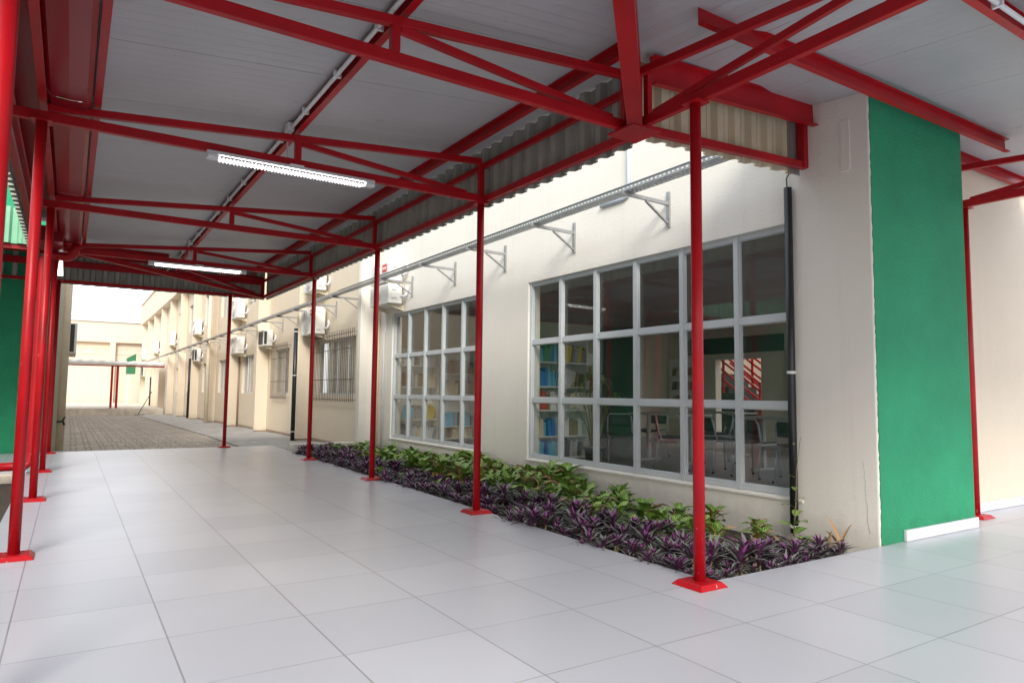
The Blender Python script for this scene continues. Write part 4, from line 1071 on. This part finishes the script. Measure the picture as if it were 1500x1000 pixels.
# ------------------------------------------------------------------ planting
rg = random.Random(5)
def rosette(heads):
    mb = MB()
    for (ox, oy, oz, sc) in heads:
        mb.tube([(ox*.5, oy*.5, -.06), (ox, oy, oz)], .010, 6, 3)
        n = rg.randint(15, 20)
        for i in range(n):
            t_ = i/n
            el = R(86-66*t_+rg.uniform(-9, 9)); L = (.13+.11*min(1, t_*1.6))*sc*rg.uniform(.85, 1.15)
            inner = t_ < .3
            leaf(mb, (ox, oy, oz-.03*t_), i*2.39996+rg.uniform(-.2, .2), el, L, .034*sc, rg.uniform(.5, 1.2), mi=1 if (inner and rg.random() < .75) else 0, under=2, segs=4, fold=.45, shape=.35)
    return mb
def zebra(n, sc, yellow=0, dry=0):
    mb = MB(); mb.tube([(0, 0, -.08), (.01, .0, .13*sc)], .01, 6, 4)
    for i in range(n):
        t_ = i/n; mi = 0 if rg.random() < .7 else 1
        if i >= n-yellow: mi = 2
        leaf(mb, (rg.uniform(-.02, .02), rg.uniform(-.02, .02), .13*sc*(1-t_)+.02), i*2.39996+rg.uniform(-.3, .3), R(72-48*t_+rg.uniform(-10, 10)), rg.uniform(.16, .25)*sc, rg.uniform(.085, .115)*sc, rg.uniform(.6, 1.7), mi=mi, segs=6, fold=.22, roll=rg.uniform(-.35, .35), shape=.5)
    for i in range(dry):
        leaf(mb, (rg.uniform(-.05, .05), rg.uniform(-.05, .05), .1), rg.uniform(0, 6.28), R(rg.uniform(55, 85)), rg.uniform(.16, .26), .035, rg.uniform(1.4, 3.0), mi=3, segs=6, fold=.9, roll=rg.uniform(-.8, .8))
    return mb
pm = [M['purple_top'], M['purple_in'], M['purple_under'], M['stem']]
zm = [M['green_leaf'], M['lime_leaf'], M['yellow_leaf'], M['dry_leaf'], M['stem']]
PV = []
for k in range(7):
    o = rosette([(rg.uniform(-.09, .09), rg.uniform(-.09, .09), rg.uniform(.03, .13), rg.uniform(.62, .9)) for _ in range(4)]).build('rosette_plant', pm); PV.append(o)
ZV = []
for k, (n, s_, yl, dr) in enumerate([(16, .9, 0, 0), (18, .82, 0, 0), (15, .95, 1, 2), (16, .8, 3, 2), (13, .95, 2, 4), (17, .88, 1, 0)]):
    ZV.append(zebra(n, s_, yl, dr).build('zebra_plant', zm))
used = set()
def plant(variants, k, x, y, z, rz, s_, label, cat, group, tilt=0):
    src = variants[k]
    if id(src) in used: o = src.copy(); COL.objects.link(o)
    else: o = src; used.add(id(src))
    o.location = (x, y, z); o.rotation_euler = (tilt, 0, rz); o.scale = (s_, s_, s_)
    return tag(o, label, cat, group)
y = 2.99; row = 0
while y < 12.85:
    xe = 3.2+.022*y
    for c in range(4):
        x = xe+.09+c*.195+rg.uniform(-.05, .05)
        yy = y+rg.uniform(-.06, .06)+(.1 if c % 2 else 0)
        if yy < 2.97: yy = 2.97
        if c == 3 and rg.random() < .35: continue
        if math.hypot(x-3.13, yy-2.82) < .16: continue
        plant(PV, rg.randrange(7), x, yy, -.07, rg.uniform(0, 6.28), rg.uniform(.62, 1.2)*(.85 if c == 0 else 1), 'purple and grey green leaved rosette plant edging the walkway' if yy < 6 else 'purple leaved rosette plant in the far part of the bed', 'plant', 'purple rosette plants in the near bed' if yy < 6 else 'purple rosette plants in the far bed')
    y += .225
# the near right corner of the bed
for x, yy in ((4.1, 3.0), (4.33, 3.05), (4.22, 3.2), (4.55, 3.02), (4.42, 3.24)):
    plant(PV, rg.randrange(7), x, yy, -.08, rg.uniform(0, 6.28), rg.uniform(.65, .9), 'small purple rosette plant in the near right corner of the bed', 'plant', 'purple rosettes in the bed corner')
y = 3.9
while y < 12.8:
    for c in range(5):
        x = 3.94+.022*(y-4)+c*.215+rg.uniform(-.06, .06); yy = y+rg.uniform(-.07, .07)
        if y < 4.9 and (c == 4 or rg.random() < .4): continue
        if c == 4 and rg.random() < .3: continue
        k = rg.choice((0, 1, 2, 5, 0, 1, 2, 3, 4, 3, 4))
        s_ = rg.uniform(.62, 1.05)*(1.08 if 6.2 < y < 9 else .9)
        plant(ZV, k, min(x, 4.99), yy, -.05+(.06 if 6.2 < y < 9 else 0), rg.uniform(0, 6.28), s_, ('green zebra leaved plant with dry or yellow leaves beside the library wall' if k in (3, 4, 2) else 'lush green zebra leaved plant beside the library wall'), 'plant', 'zebra plants with dead leaves' if k in (2, 3, 4) else 'lush zebra plants')
    y += .22
for x, yy, sc in ((4.0, 3.55, .6), (4.3, 3.7, .75), (4.65, 3.55, .6), (4.85, 3.75, .7), (4.55, 4.05, .8), (4.15, 4.05, .7), (4.9, 4.25, .8), (4.75, 3.25, .5), (4.62, 4.4, .85), (4.3, 4.4, .8)):
    plant(ZV, rg.choice((3, 4, 2, 4)), x, yy, -.08, rg.uniform(0, 6.28), sc, 'scrawny half dried plant beside the purple rosettes near the black downpipe', 'plant', 'half dried plants on the bare soil')
for k in range(30):
    x = 3.36+1.45*(k % 10)/9.5+rg.uniform(-.05, .05); yy = 2.97+.17*(k//10)+rg.uniform(-.03, .05)
    if x > 4.55 and k >= 10: continue
    plant(PV, rg.randrange(7), x, yy, -.085, rg.uniform(0, 6.28), rg.uniform(.45, .75), 'small purple rosette plant in the near right corner of the bed', 'plant', 'purple rosettes in the bed corner')
# green seedlings and strays that grew up between the purple rosettes
for _ in range(34):
    yy = rg.uniform(3.2, 12); x = 3.2+.022*yy+rg.uniform(.15, .85)
    plant(ZV, rg.choice((0, 1, 5, 3)), x, yy, -.07, rg.uniform(0, 6.28), rg.uniform(.4, .62), 'small green stray plant growing between the purple rosettes', 'plant', 'green strays among the purple rosettes')
# weeds and dry stalks by the pillar
t = thing('weed', (4.86, 3.42, -.05), 'tall weed with round leaves at the foot of the white pillar beside the black downpipe', 'plant')
mb = MB(); mb.tube([(4.86, 3.42, -.08), (4.88, 3.40, .25), (4.87, 3.38, .52), (4.90, 3.36, .78)], .005, 6, r2=.002); mb.build('stem', M['stem'], t)
mb = MB()
for i, (z, L) in enumerate(((.02, .16), (.06, .17), (.10, .15), (.16, .13), (.22, .12), (.28, .10), (.36, .08), (.46, .06), (.60, .035), (.72, .03))):
    leaf(mb, (4.87, 3.40, z), i*2.2, R(35), L, L*.62, 1.0, mi=0 if i % 2 else 1, segs=5, fold=.15)
mb.build('foliage', [M['lime_leaf'], M['green_leaf']], t)
for i, (x, y_, L, lb) in enumerate(((4.55, 3.3, .24, 'dry brown leaf stalk standing left of the black downpipe'), (4.80, 3.08, .26, 'dry brown leaf stalk nearest the pillar corner'), (4.98, 3.10, .30, 'curled dry brown stalk leaning on the white pillar'), (4.35, 3.45, .2, 'dry brown leaf stalk beside the corner red post'))):
    mb = MB()
    for k in range(3): leaf(mb, (x, y_, -.08), rg.uniform(0, 6.28), R(rg.uniform(66, 84)), L*rg.uniform(.6, 1), .03, rg.uniform(.5, 2.2), mi=0, segs=7, fold=.9, roll=rg.uniform(-.6, .6))
    tag(mb.build('dry_stalk', [M['dry_leaf']]), lb, 'plant', 'dry stalks in the bed')

# ------------------------------------------------------------------ light, sky, camera
sd = Vector((-.42, -.85, .60)).normalized()        # direction towards the sun
elev = math.asin(sd.z); azim = math.atan2(sd.x, sd.y)
w = bpy.data.worlds.new('World'); scene.world = w; w.use_nodes = True
wn, wl = w.node_tree.nodes, w.node_tree.links
sky = wn.new('ShaderNodeTexSky'); sky.sky_type = 'NISHITA'; sky.sun_disc = False
sky.sun_elevation = elev; sky.sun_rotation = azim; sky.air_density = 1.2; sky.dust_density = 3.5; sky.ozone_density = 1.0
nzs = wn.new('ShaderNodeTexNoise'); nzs.inputs['Scale'].default_value = 1.5; nzs.inputs['Detail'].default_value = 6
mpr = wn.new('ShaderNodeMapRange'); mpr.inputs['To Min'].default_value = .55; mpr.inputs['To Max'].default_value = .9
wl.new(nzs.outputs['Fac'], mpr.inputs['Value'])
cmx = wn.new('ShaderNodeMix'); cmx.data_type = 'RGBA'; wl.new(mpr.outputs[0], cmx.inputs[0]); wl.new(sky.outputs[0], cmx.inputs[6]); cmx.inputs[7].default_value = (8.4, 8.8, 9.6, 1)
wl.new(cmx.outputs[2], wn['Background'].inputs['Color']); wn['Background'].inputs['Strength'].default_value = .10
sl = bpy.data.lights.new('sun', 'SUN'); sl.energy = 1.4; sl.angle = R(20); sl.color = (1, .95, .86)
so = bpy.data.objects.new('sun', sl); COL.objects.link(so); so.rotation_euler = sd.to_track_quat('Z', 'Y').to_euler()

yaw, pitch, roll = R(32.77666871), R(4.39625737), R(.64788605)
F = Vector((math.sin(yaw)*math.cos(pitch), math.cos(yaw)*math.cos(pitch), math.sin(pitch)))
r0 = Vector((math.cos(yaw), -math.sin(yaw), 0)); u0 = r0.cross(F)
r1 = r0*math.cos(roll)+u0*math.sin(roll); u1 = -r0*math.sin(roll)+u0*math.cos(roll)
cd = bpy.data.cameras.new('camera'); cd.sensor_width = 36; cd.lens = 36*1002.395/1500; cd.clip_start = .05; cd.clip_end = 2000
co = bpy.data.objects.new('camera', cd); COL.objects.link(co)
mw = Matrix((r1, u1, -F)).transposed().to_4x4(); mw.translation = (0, 0, 1.0932)
co.matrix_world = mw
scene.camera = co
vs = scene.view_settings; vs.view_transform = 'Standard'; vs.look = 'None'; vs.gamma = 1; vs.exposure = 1.27
scene.render.resolution_x = 1024; scene.render.resolution_y = 682
scene.cycles.max_bounces = 10; scene.cycles.diffuse_bounces = 6; scene.cycles.glossy_bounces = 5; scene.cycles.transparent_max_bounces = 16
scene.cycles.use_denoising = True
for o in bpy.data.objects:
    if '_o' in o: del o['_o']
